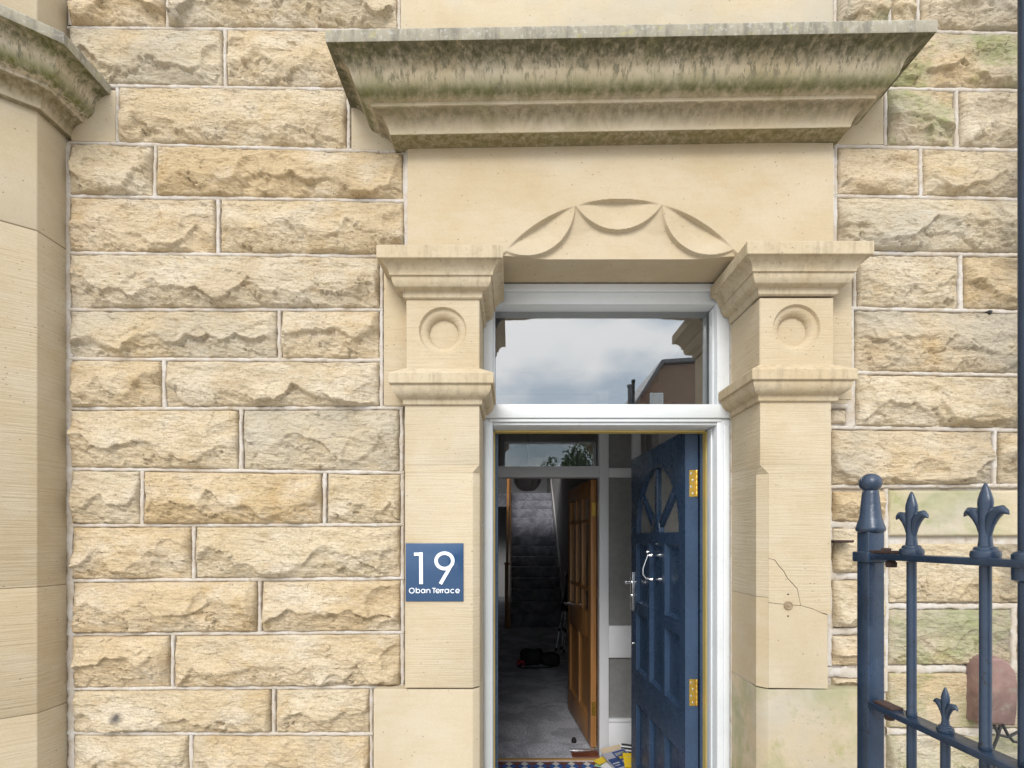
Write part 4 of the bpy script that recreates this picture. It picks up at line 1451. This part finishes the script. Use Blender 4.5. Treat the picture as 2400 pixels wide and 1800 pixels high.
# ================================================================== HALL THINGS
st = thing('staircase', 'dark carpeted staircase climbing away at the end of the hall', 'staircase', (0.4, 8.8, 0))
for i in range(13):
    y0 = 8.8 + 0.232 * i
    MB().box(-0.02, 0.90, y0 + (0.0 if i else 0.0), 8.8 + 0.232 * (i + 1) + 0.02, 0.2 * i, 0.2 * (i + 1) - 0.0005).build('step', M['stair_carpet'], st, bevel=0.012, seg=2)
sg = MB()
def string(x0, x1):
    sg.add([(x0, 8.72, 0), (x1, 8.72, 0), (x1, 11.9, 2.75), (x0, 11.9, 2.75), (x0, 8.72, 0.30), (x1, 8.72, 0.30), (x1, 11.9, 3.02), (x0, 11.9, 3.02)],
           [(0, 1, 2, 3), (4, 5, 6, 7), (0, 1, 5, 4), (1, 2, 6, 5), (2, 3, 7, 6), (3, 0, 4, 7)])
string(0.902, 0.928)
sg.build('wall_string', M['wall_in'], st)
sg = MB(); string(-0.05, -0.022)
sg.build('outer_string', M['oak'], st)
nw = MB().box(-0.125, -0.055, 8.66, 8.74, 0, 1.10)
nw.box(-0.135, -0.045, 8.65, 8.75, 1.10, 1.14)
nw.build('newel_post', M['oak'], st, bevel=0.006)
hrail = MB().add([(-0.11, 8.74, 0.95), (-0.06, 8.74, 0.95), (-0.06, 11.9, 3.5), (-0.11, 11.9, 3.5), (-0.11, 8.74, 1.02), (-0.06, 8.74, 1.02), (-0.06, 11.9, 3.57), (-0.11, 11.9, 3.57)],
                 [(0, 1, 2, 3), (4, 5, 6, 7), (0, 1, 5, 4), (1, 2, 6, 5), (2, 3, 7, 6), (3, 0, 4, 7)])
hrail.build('handrail', M['oak'], st)
for i in range(12):
    for q in (0.06, 0.17):
        y = 8.8 + 0.232 * i + q
        MB().box(-0.10, -0.07, y - 0.014, y + 0.014, 0.2 * (i + 1) - 0.1, 0.95 + (y - 8.74) * 0.807).build('baluster', M['white_in'], st)
nw2 = MB().box(-0.125, -0.055, 11.86, 11.94, 2.6, 3.75); nw2.build('newel_post', M['oak'], st, bevel=0.005)
# dado rail and skirting along the right wall
dr = MB().box(0.905, 0.9295, 3.76, 8.7, 0.0, 0.17); tag(dr.build('skirting_board', M['white_in'], bevel=0.003), kind='structure')
dr = MB().box(0.905, 0.9295, 3.76, 8.7, 0.92, 0.98); tag(dr.build('dado_rail', M['white_in'], bevel=0.003), kind='structure')
# pendant lamp shade
pn = thing('pendant_lamp', 'grey pleated pendant lamp shade hanging in the hall', 'lamp', (0.185, 6.0, 2.9))
b = MB()
prof = [(0.02, 2.125), (0.08, 2.135), (0.125, 2.175), (0.155, 2.225), (0.162, 2.28), (0.150, 2.34), (0.11, 2.40), (0.05, 2.43)]
k = 24
vs, fs = [], []
for r_, z in prof:
    for q in range(k):
        a = 2 * math.pi * q / k
        rr = r_ * (1.0 + (0.05 if q % 2 else -0.05))
        vs.append((0.185 + rr * math.cos(a), 6.0 + rr * math.sin(a), z))
for i in range(len(prof) - 1):
    for q in range(k):
        w = (q + 1) % k
        fs.append((i * k + q, i * k + w, (i + 1) * k + w, (i + 1) * k + q))
fs.append(tuple(range(k)))
b.add(vs, fs)
b.build('lamp_shade', M['shade'], pn)
MB().tube([(0.185, 6.0, 2.42), (0.185, 6.0, 2.9)], 0.005, 8).build('flex', M['cable'], pn)

# bag, strap, red tag
bg_ = thing('camera_bag', 'slumped black camera bag lying on the grey hall carpet', 'bag', (0.30, 6.25, 0))
def blob(cx, cy, cz, sx, sy, sz, seed, n=18):
    vs, fs = [], []
    for i in range(n + 1):
        th_ = math.pi * i / n
        for j in range(n * 2):
            ph = math.pi * j / n
            x, y, z = math.sin(th_) * math.cos(ph), math.sin(th_) * math.sin(ph), math.cos(th_)
            f = 1 + 0.16 * float(vnoise(np.array(x * 2.2 + z), np.array(y * 2.2 - z), seed))
            e = lambda q: math.copysign(abs(q) ** 0.6, q)
            vs.append((cx + sx * e(x) * f, cy + sy * e(y) * f, max(cz - sz, cz + sz * e(z) * f)))
    m2 = n * 2
    for i in range(n):
        for j in range(m2):
            fs.append((i * m2 + j, i * m2 + (j + 1) % m2, (i + 1) * m2 + (j + 1) % m2, (i + 1) * m2 + j))
    return MB().add(vs, fs)
blob(0.25, 6.25, 0.095, 0.135, 0.12, 0.095, 4).build('bag_body', M['black_fabric'], bg_, smooth=True)
blob(0.47, 6.22, 0.075, 0.125, 0.10, 0.072, 9).build('side_pouch', M['black_fabric'], bg_, smooth=True)
MB().tube([(0.13, 6.17, 0.03), (0.08, 6.10, 0.012), (0.12, 6.02, 0.01), (0.25, 6.02, 0.01), (0.42, 6.05, 0.012), (0.55, 6.1, 0.02)], 0.012, 8).build('strap', M['black_fabric'], bg_, smooth=True)
rt_ = blob(0.115, 6.20, 0.03, 0.05, 0.04, 0.03, 15, 10)
tag(rt_.build('red_pouch', M['red'], smooth=True), 'small red pouch on the carpet beside the black bag', 'pouch')
# tripod leaning on the wall behind the oak door
tp = thing('camera_tripod', 'black and silver camera tripod leaning behind the oak door', 'tripod', (0.6, 6.9, 0))
top = Vector((0.80, 7.15, 0.98))
for k_, (fx_, fy_) in enumerate(((0.60, 6.92), (0.70, 6.80), (0.69, 7.02))):
    ft = Vector((fx_, fy_, 0.01))
    mid = ft.lerp(top, 0.55)
    leg = MB().tube([mid, top], 0.022, 10).build('leg', M['black_fabric'], tp, smooth=True)
    MB().tube([ft, mid], 0.009, 10).build('leg_tube', M['alu'], leg, smooth=True)
    MB().tube([ft.lerp(top, 0.27), ft.lerp(top, 0.31)], 0.018, 10).build('leg_clamp', M['black_fabric'], leg)
    MB().tube([ft, ft.lerp(top, 0.04)], 0.014, 10).build('foot', M['black_fabric'], leg)
MB().tube([top, top + Vector((0.03, 0.03, 0.2))], [0.04, 0.03], 12).build('head', M['black_fabric'], tp, smooth=True)

# junk mail dropped behind the blue door
def sheet(name, label, cx, cy, z, w, h, rot, tilt, mat, cat, th=0.004, marks=None):
    Mx = Matrix.Translation((cx, cy, z)) @ Matrix.Rotation(R(rot), 4, 'Z') @ Matrix.Rotation(R(tilt), 4, 'X')
    b = MB().box(-w / 2, w / 2, -h / 2, h / 2, 0, th)
    b.xform(lambda x, y, q: Mx @ Vector((x, y, q)))
    o = b.build(name, mat)
    tag(o, label, cat, 'junk mail behind the front door')
    for (u0, u1, v0, v1, mm) in (marks or []):
        c = MB().box(-w / 2 + u0 * w, -w / 2 + u1 * w, -h / 2 + v0 * h, -h / 2 + v1 * h, th + 0.0002, th + 0.0012)
        c.xform(lambda x, y, q: Mx @ Vector((x, y, q)))
        c.build('print', mm, o)
    return o
sheet('envelope', 'tan envelope propped against the white panel behind other mail', 0.735, 3.57, 0.035, 0.20, 0.12, 28, 38, M['paper_tan'], 'envelope')
sheet('leaflet', 'long yellow leaflet sticking out left of the mail heap', 0.665, 3.52, 0.03, 0.24, 0.05, 42, 12, M['paper_yellow'], 'leaflet')
sheet('leaflet', 'pale green folded leaflet lowest at the left of the mail heap', 0.625, 3.47, 0.004, 0.10, 0.07, -20, 4, M['paper_green'], 'leaflet', marks=[(0.1, 0.9, 0.3, 0.36, M['paper_white']), (0.1, 0.9, 0.55, 0.6, M['paper_white'])])
sheet('letter', 'white letter under the grey brochure on the tiles', 0.685, 3.435, 0.010, 0.13, 0.10, -35, 5, M['paper_white'], 'letter')
sheet('magazine', 'black and white striped magazine at the right of the heap', 0.83, 3.55, 0.045, 0.13, 0.13, -18, 42, M['paper_white'], 'magazine',
      marks=[(0.02, 0.98, 0.10 + 0.2 * i, 0.22 + 0.2 * i, M['cable']) for i in range(5)])
br_ = sheet('brochure', 'grey and navy printed brochure lying uppermost in the mail heap', 0.745, 3.475, 0.040, 0.20, 0.155, 30, 20, M['paper_grey'], 'brochure',
      marks=[(0.03, 0.50, 0.08, 0.62, M['paper_navy']), (0.40, 0.95, 0.40, 0.95, M['paper_navy']), (0.46, 0.88, 0.68, 0.86, M['paper_white']), (0.50, 0.85, 0.48, 0.62, M['paper_yellow']), (0.08, 0.32, 0.2, 0.24, M['paper_white']), (0.08, 0.36, 0.32, 0.36, M['paper_white'])])
sheet('flyer', 'bright yellow flyer nearest the blue door on top of the mail', 0.812, 3.42, 0.055, 0.105, 0.12, -4, 25, M['paper_yellow'], 'flyer', marks=[(0.2, 0.9, 0.70, 0.74, M['paper_tan']), (0.2, 0.8, 0.22, 0.26, M['paper_tan'])])

# ================================================================== HOUSE SIGN
sg_ = thing('house_sign', 'square blue house sign reading 19 Oban Terrace fixed to the left pilaster', 'sign', (wx(1018, 1.83), 1.835, wz(1341, 1.83)))
SD = 1.8305
SX0, SX1, SZ0, SZ1 = wx(950.5, SD), wx(1086.2, SD), wz(1409.5, SD), wz(1273.2, SD)
MB().box(SX0, SX1, SD, PILF - 0.0008, SZ0, SZ1).build('sign_plate', M['sign_blue'], sg_, bevel=0.0008)
def sp(zx, zy):   # zoom px of the sign crop -> sign plane
    return (wx(900 + zx / 8.296, SD), wz(1240 + zy / 8.296, SD))
def stroke(pts, width, closed=False, name='lettering', th=0.003):
    pts = [Vector(p) for p in pts]
    n = len(pts)
    L, Rr = [], []
    for i in range(n):
        if closed: t = (pts[(i + 1) % n] - pts[i - 1]).normalized()
        else: t = (pts[min(i + 1, n - 1)] - pts[max(i - 1, 0)]).normalized()
        nn = Vector((-t.y, t.x)) * width / 2
        L.append(pts[i] + nn); Rr.append(pts[i] - nn)
    vs = [(p.x, SD - th, p.y) for p in L] + [(p.x, SD - th, p.y) for p in Rr] + [(p.x, SD - 0.0003, p.y) for p in L] + [(p.x, SD - 0.0003, p.y) for p in Rr]
    fs = []
    rng_ = range(n if closed else n - 1)
    for i in rng_:
        j = (i + 1) % n
        fs += [(i, j, n + j, n + i), (i, 2 * n + i, 2 * n + j, j), (n + i, n + j, 3 * n + j, 3 * n + i)]
    if not closed:
        fs += [(0, n, 3 * n, 2 * n), (n - 1, 2 * n - 1, 4 * n - 1, 3 * n - 1)]
    return vs, fs
zu = SD / F / 8.296
def circ(cx, cy, r, a0=0, a1=360, n=36, ry=None):
    return [sp(cx + r * math.cos(R(a)), cy - (ry or r) * math.sin(R(a))) for a in np.linspace(a0, a1, n, endpoint=(a1 - a0) < 360)]
# numeral 1
def off(vf, dy):
    return [(x, y - (dy if y < SD - 0.001 else 0), z) for x, y, z in vf[0]], vf[1]
b = MB(); b.add(*stroke([sp(724, 1068), sp(720, 452)], 70 * zu))
b.add(*off(stroke([sp(586, 488), sp(682, 486)], 60 * zu), 0.0002)); b.build('numeral', M['sign_white'], sg_)
# numeral 9
b = MB(); b.add(*stroke(circ(1177, 618, 162, n=48, ry=150), 66 * zu, closed=True))
b.add(*off(stroke([sp(1300, 710), sp(1235, 830), sp(1098, 1065)], 66 * zu), 0.0002)); b.build('numeral', M['sign_white'], sg_)
# street name
LW = 13.5 * zu
def letters():
    yb_, xh = 1240, 62
    cy = yb_ - 36
    out_ = []
    def ring(cx, r=35): out_.append(stroke(circ(cx, cy, r, n=24), LW, True))
    def bar(x, y0, y1): out_.append(stroke([sp(x, y0), sp(x, y1)], LW))
    out_.append(stroke(circ(543, 1196, 48, n=28), LW, True))            # O
    bar(627, 1140, yb_ + 2); ring(664)                                   # b
    ring(762); bar(800, cy - 36, yb_ + 2)                                # a
    bar(835, cy - 36, yb_ + 2)                                           # n
    out_.append(stroke([sp(835, cy)] + circ(866, cy - 2, 30, 170, 0, 12) + [sp(897, yb_ + 2)], LW))
    out_.append(stroke([sp(938, 1150), sp(1010, 1150)], LW)); bar(974, 1150, yb_ + 2)   # T
    def ee(cx): 
        out_.append(stroke(circ(cx, cy, 36, 0, 325, 22), LW))
        out_.append(stroke([sp(cx - 30, cy + 2), sp(cx + 36, cy + 2)], LW * 0.85))
    ee(1048)
    for x in (1103, 1140):
        bar(x, cy - 36, yb_ + 2)
        out_.append(stroke([sp(x, cy - 4)] + circ(x + 26, cy - 4, 24, 160, 75, 8), LW))
    ring(1222, 36); bar(1262, cy - 36, yb_ + 2)                              # a
    out_.append(stroke(circ(1335, cy, 36, 45, 315, 20), LW))             # c
    ee(1432)
    return out_
b = MB()
for q, (vs, fs) in enumerate(letters()):
    # each stroke 0.08 mm prouder than the last so that no two faces share a plane
    vs = [(x, y - (0.00008 * (q % 6) if y < SD - 0.001 else 0), z) for x, y, z in vs]
    b.add(vs, fs)
b.build('lettering', M['sign_white'], sg_)

# ================================================================== IRON RAILING (right)
rl = thing('iron_railing', 'dark blue iron railing with ball topped post and fleur finials', 'railing', (0.84, 1.0, GROUND))
RX = 0.840
RDP = 1.18
def rz(py, d): return wz(py, d)
def post_square(x, y, s, z0, z1, name, parent, bev=0.003):
    return MB().box(x - s / 2, x + s / 2, y - s / 2, y + s / 2, z0, z1).build(name, M['iron'], parent, bevel=bev)
PS = 0.0386
post_square(RX, RDP, PS, GROUND, rz(1240, RDP), 'gate_post', rl)
gp_ = [o for o in rl.children if o.name.startswith('gate_post')][0]
zb0 = rz(1243, RDP)
cap = MB()
k = 1.10 / 1180
cap.lathe(RX, RDP, [(0.0205, zb0 - 0.006), (0.0285, zb0 - 0.002), (0.0300, zb0 + 0.003), (0.0295, zb0 + 0.006), (0.0235, zb0 + 0.026), (0.0225, zb0 + 0.029), (0.0170, zb0 + 0.086), (0.0160, zb0 + 0.092), (0.012, zb0 + 0.096)], 28)
cap.build('post_cap', M['iron'], gp_, smooth=True, angle=50)
zc = rz(1132, RDP)
bl_ = MB()
bl_.lathe(RX, RDP, [(0.0232 * math.sin(a) + 0.0002, zc - 0.0222 * math.cos(a)) for a in np.linspace(0.05, math.pi - 0.02, 16)], 28)
bl_.build('ball', M['iron'], gp_, smooth=True, angle=80)
cz0, cz1 = rz(1317, RDP), rz(1293, RDP)
cl = MB().box(RX - 0.026, RX + 0.026, RDP - 0.026, RDP + 0.026, cz0, cz1)
cl.build('collar', M['iron'], gp_, bevel=0.003)
# rails run square to the wall towards the street
YN = 0.50
zt1 = rz(1296, RDP); zt0 = zt1 - 0.0135
MB().box(RX - 0.020, RX + 0.020, YN, RDP - 0.0262, zt0, zt1).build('top_rail', M['iron'], rl, bevel=0.002)
zl1 = rz(1637, RDP); zl0 = zl1 - 0.0135
MB().box(RX - 0.020, RX + 0.020, YN, RDP - PS / 2 - 0.0003, zl0, zl1).build('middle_rail', M['iron'], rl, bevel=0.002)
MB().box(RX - 0.020, RX + 0.020, YN, RDP - PS / 2 - 0.0003, -0.02, -0.006).build('bottom_rail', M['iron'], rl, bevel=0.002)
# bolted lugs at the post
bo = MB().box(RX - 0.017, RX + 0.012, RDP - 0.088, RDP - 0.02, zt1 + 0.0002, zt1 + 0.007)
bo.lathe(RX - 0.004, RDP - 0.07, [(0.011, zt0 - 0.016), (0.012, zt0 - 0.006), (0.007, zt0)], 6)
bo.lathe(RX - 0.004, RDP - 0.055, [(0.010, zt1 + 0.005), (0.010, zt1 + 0.012), (0.006, zt1 + 0.013)], 6)
bo.build('bolt_lug', M['rust'], rl, bevel=0.001)
bo = MB().box(RX - 0.015, RX + 0.012, RDP - 0.085, RDP - 0.03, zl1 + 0.0002, zl1 + 0.006)
bo.lathe(RX - 0.002, RDP - 0.062, [(0.010, zl0 - 0.014), (0.011, zl0 - 0.006), (0.007, zl0)], 6)
bo.build('bolt_lug', M['rust'], rl, bevel=0.001)

def fleur(x, y, z, s, parent, ds=1.0):
    ZS = 0.76
    """cast fleur finial: leaves spread along the rail"""
    b = MB()
    # neck and blade
    sec = [(0.000, 0.0105, 0.0105), (0.02, 0.0088, 0.0088), (0.045, 0.0092, 0.0085), (0.062, 0.0108, 0.0085), (0.076, 0.0110, 0.0085), (0.086, 0.0108, 0.0085), (0.098, 0.0122, 0.0090), (0.108, 0.0116, 0.0085), (0.122, 0.0085, 0.0065), (0.135, 0.0045, 0.0038), (0.142, 0.0022, 0.002), (0.1435, 0.0005, 0.0005)]
    kk = 16
    vs, fs = [], []
    for h, ry, rx in sec:
        for q in range(kk):
            a = 2 * math.pi * q / kk
            # raised mid rib on the faces
            rr = 1 + 0.10 * abs(math.cos(a)) ** 6
            vs.append((x + s * rx * math.cos(a) * rr, y + s * ry * math.sin(a), z + s * ZS * h))
    for i in range(len(sec) - 1):
        for q in range(kk):
            w = (q + 1) % kk
            fs.append((i * kk + q, i * kk + w, (i + 1) * kk + w, (i + 1) * kk + q))
    fs.append(tuple(range(kk)))
    b.add(vs, fs)
    for sg2 in (-1, 1):
        pts = [(0.004, 0.028), (0.0075, 0.050), (0.0125, 0.068), (0.0205, 0.080), (0.0285, 0.0825), (0.0355, 0.078), (0.0405, 0.072)]
        rad = [0.0055, 0.0070, 0.0090, 0.0094, 0.0078, 0.0044, 0.0007]
        b.tube([(x, y + sg2 * s * p, z + s * ZS * q) for p, q in pts], [s * r for r in rad], 12)
    # collar at foot
    o = b.build('finial', M['iron'], parent, smooth=True, angle=60)
    c = MB().lathe(x, y, [(s * 0.015, z - s * 0.017), (s * 0.0195, z - s * 0.0165), (s * 0.0205, z - s * 0.011), (s * 0.0195, z - s * 0.005), (s * 0.016, z - s * 0.003), (s * 0.0155, z + s * 0.001), (s * 0.0125, z + s * 0.003)], 18)
    c.build('finial_collar', M['iron'], o, smooth=True, angle=40)
    return o
spc = 0.1652
y1 = RDP * 0.897
bar0 = None
for i in range(5):
    y = y1 - i * spc
    if y < YN: break
    if abs(y - 0.685) < 0.03: pass
    b = MB().lathe(RX, y, [(0.0088, GROUND + 0.1), (0.0088, zl0 - 0.002), (0.0088, zl1), (0.0098, zl1 + 0.002), (0.0098, zl1 + 0.010), (0.0088, zl1 + 0.013), (0.0088, zt0 - 0.001)], 18)
    bo_ = b.build('bar', M['iron'], rl, smooth=True, angle=50)
    fleur(RX, y, zt1 + 0.0172, 1.06, bo_)
    yd = y - spc / 2
    b = MB().lathe(RX, yd, [(0.008, GROUND + 0.1), (0.008, zl0 - 0.002)], 16)
    bo_ = b.build('bar', M['iron'], rl, smooth=True, angle=50)
    fleur(RX, yd, zl1 + 0.0117, 0.69, bo_)
# tall round post at the street side, the railing is clamped to it
TPY = 0.825
tall = thing('iron_lamp_post', 'tall dark iron post beside the railing at the right edge', 'post', (0.84, TPY, GROUND))
tX = wx(2390.5, TPY) + 0.0105
b = MB().lathe(tX, TPY, [(0.0105, GROUND), (0.0105, 2.64), (0.014, 2.645), (0.014, 2.665)], 24)
b.build('post_shaft', M['iron'], tall, smooth=True, angle=60)
zz = zt1 + 0.012
b = MB().lathe(tX, TPY, [(0.0110, zz - 0.050), (0.018, zz - 0.046), (0.0185, zz - 0.036), (0.0185, zz - 0.004), (0.015, zz), (0.0110, zz + 0.002)], 24)
b.build('post_collar', M['iron'], tall, smooth=True, angle=40)

# ================================================================== SMALL THINGS ON THE RIGHT WALL
# pink cable box with rounded shoulders
bx = thing('cable_box', 'faded pink plastic cable cover on the wall behind the railing', 'cable box', (1.80, 1.88, 0.98))
X0, X1 = 1.699, 1.836
Z0, Z1 = wz(1703, 1.83), wz(1541, 1.83)
sh = [(X0, Z0 + 0.010), (X1 - 0.006, Z0), (X1, Z0 + 0.06), (X1 + 0.004, Z1 - 0.10), (X1 - 0.006, Z1 - 0.05), (X1 - 0.03, Z1 - 0.015), (X1 - 0.06, Z1), (X0 + 0.035, Z1), (X0 + 0.016, Z1 - 0.010), (X0 + 0.004, Z1 - 0.035)]
b = MB()
n_ = len(sh)
cxm, czm = (X0 + X1) / 2, (Z0 + Z1) / 2
rings = []
for f, y in ((1.0, 1.888), (1.0, 1.842), (0.985, 1.832), (0.93, 1.826)):
    rings.append([(cxm + (x - cxm) * f, y, czm + (z - czm) * f) for x, z in sh])
vs = [p for r_ in rings for p in r_]
fs = [tuple(range(3 * n_, 4 * n_))]
for i in range(3):
    for j in range(n_):
        w = (j + 1) % n_
        fs.append((i * n_ + j, i * n_ + w, (i + 1) * n_ + w, (i + 1) * n_ + j))
b.add(vs, fs)
b.build('cover', M['terracotta'], bx, bevel=0.006, seg=3)
cb = [[(2345, 1700), (2338, 1728), (2325, 1760), (2330, 1800), (2332, 1860)], [(2350, 1698), (2362, 1722), (2375, 1738), (2400, 1742), (2440, 1730)], [(2330, 1700), (2340, 1722), (2362, 1728), (2392, 1712), (2440, 1705)]]
for pts in cb:
    # free hanging black leads
    P_ = [(wx(a, 1.83), 1.83, wz(q, 1.83)) for a, q in pts]
    MB().tube(P_, 0.005, 8).build('cable', M['cable'], bx, smooth=True)
# rusted stub
rb_ = MB().prism([(wx(1955, 1.83), wz(1272, 1.83)), (wx(1999, 1.83), wz(1272, 1.83)), (wx(2002, 1.83), wz(1266, 1.83)), (wx(1952, 1.83), wz(1266, 1.83))], 1.825, 1.90)
tag(rb_.build('iron_bracket', M['rust'], bevel=0.003), 'rusty iron stub sticking out of the wall right of the pilaster', 'bracket')
clp = MB().lathe(wx(2330, 1.86), wz(727, 1.86), [(0.008, 1.90), (0.008, 1.876), (0.005, 1.871), (0.001, 1.871)], 12, 'y')
tag(clp.build('wall_clip', M['cable'], smooth=True), 'small dark cable clip in a mortar joint high on the right wall', 'clip')

# ================================================================== BEHIND THE CAMERA (seen in the panes)
bh = thing('brick_house', 'red brick gabled house across the yard mirrored in the transom pane', 'house', (7.5, -17, GROUND))
MB().prism([(5.0, GROUND), (10.5, GROUND), (10.5, 7.5), (9.4, 8.75), (6.1, 8.52), (5.0, 7.02)][::-1], -16.0, -24.0).build('wall', M['brick'], bh)
rf = MB()
rf.prism([(4.85, 6.86), (5.0, 6.98), (6.08, 8.55), (6.08, 8.70), (5.98, 8.68)][::-1], -15.8, -24.2)
rf.prism([(6.08, 8.56), (9.5, 8.79), (9.5, 8.92), (6.08, 8.70)][::-1], -15.8, -24.2)
rf.build('roof', M['roof'], bh)
for (x, z) in ((5.55, 6.4), (6.8, 4.6), (8.6, 4.6)):
    w_ = MB().box(x, x + 0.55, -15.96, -16.1, z, z + 1.0).build('window', M['white'], bh)
    MB().box(x + 0.06, x + 0.49, -15.945, -15.9605, z + 0.06, z + 0.94).build('pane', M['glass_coated'], w_)
MB().lathe(4.86, -16.4, [(0.10, GROUND), (0.10, 7.75), (0.13, 7.76), (0.13, 7.85)], 12).build('soil_pipe', M['roof'], bh)

def tree(x, y, h, r, seed, label, n=4200):
    rg = np.random.RandomState(seed)
    t = thing('tree', label, 'tree', (x, y, GROUND), 'trees across the yard')
    tr = MB().tube([(x, y, GROUND), (x + 0.1, y, h * 0.25), (x, y + 0.1, h * 0.5), (x + 0.1, y, h * 0.8)], [0.22, 0.17, 0.12, 0.04], 10)
    for q in range(7):
        a = rg.uniform(0, 6.28); z0 = h * rg.uniform(0.3, 0.6)
        tr.tube([(x, y, z0), (x + r * 0.4 * math.cos(a), y + r * 0.4 * math.sin(a), z0 + h * 0.14), (x + r * 0.8 * math.cos(a), y + r * 0.8 * math.sin(a), z0 + h * 0.22)], [0.08, 0.05, 0.015], 6)
    tr.build('trunk', M['bark'], t, smooth=True)
    cl_ = []
    for q in range(26):
        a = rg.uniform(0, 6.28); rr = r * math.sqrt(rg.uniform(0, 1)) * 0.85
        cl_.append((x + rr * math.cos(a), y + rr * math.sin(a), h * rg.uniform(0.42, 0.95) - rr * 0.3, rg.uniform(0.25, 0.45) * r))
    b = MB()
    vs = []; fs = []
    for i in range(n):
        cx_, cy_, cz_, cr = cl_[rg.randint(len(cl_))]
        d = rg.normal(size=3); d /= np.linalg.norm(d)
        p = np.array([cx_, cy_, cz_]) + d * cr * rg.uniform(0.55, 1.05)
        u = rg.normal(size=3); u /= np.linalg.norm(u); v = np.cross(u, rg.normal(size=3)); v /= np.linalg.norm(v)
        s_ = rg.uniform(0.09, 0.17)
        o_ = len(vs)
        vs += [tuple(p - u * s_), tuple(p + v * s_ * 0.6), tuple(p + u * s_), tuple(p - v * s_ * 0.6)]
        fs.append((o_, o_ + 1, o_ + 2, o_ + 3))
    b.add(vs, fs)
    b.build('crown', M['leaf'], t, fix=False)
tree(2.9, -25, 6.9, 2.3, 3, 'round green tree left of the brick house, mirrored in the inner pane')
tree(6.6, -31, 9.0, 2.6, 5, 'taller dark tree further back beside the brick house')
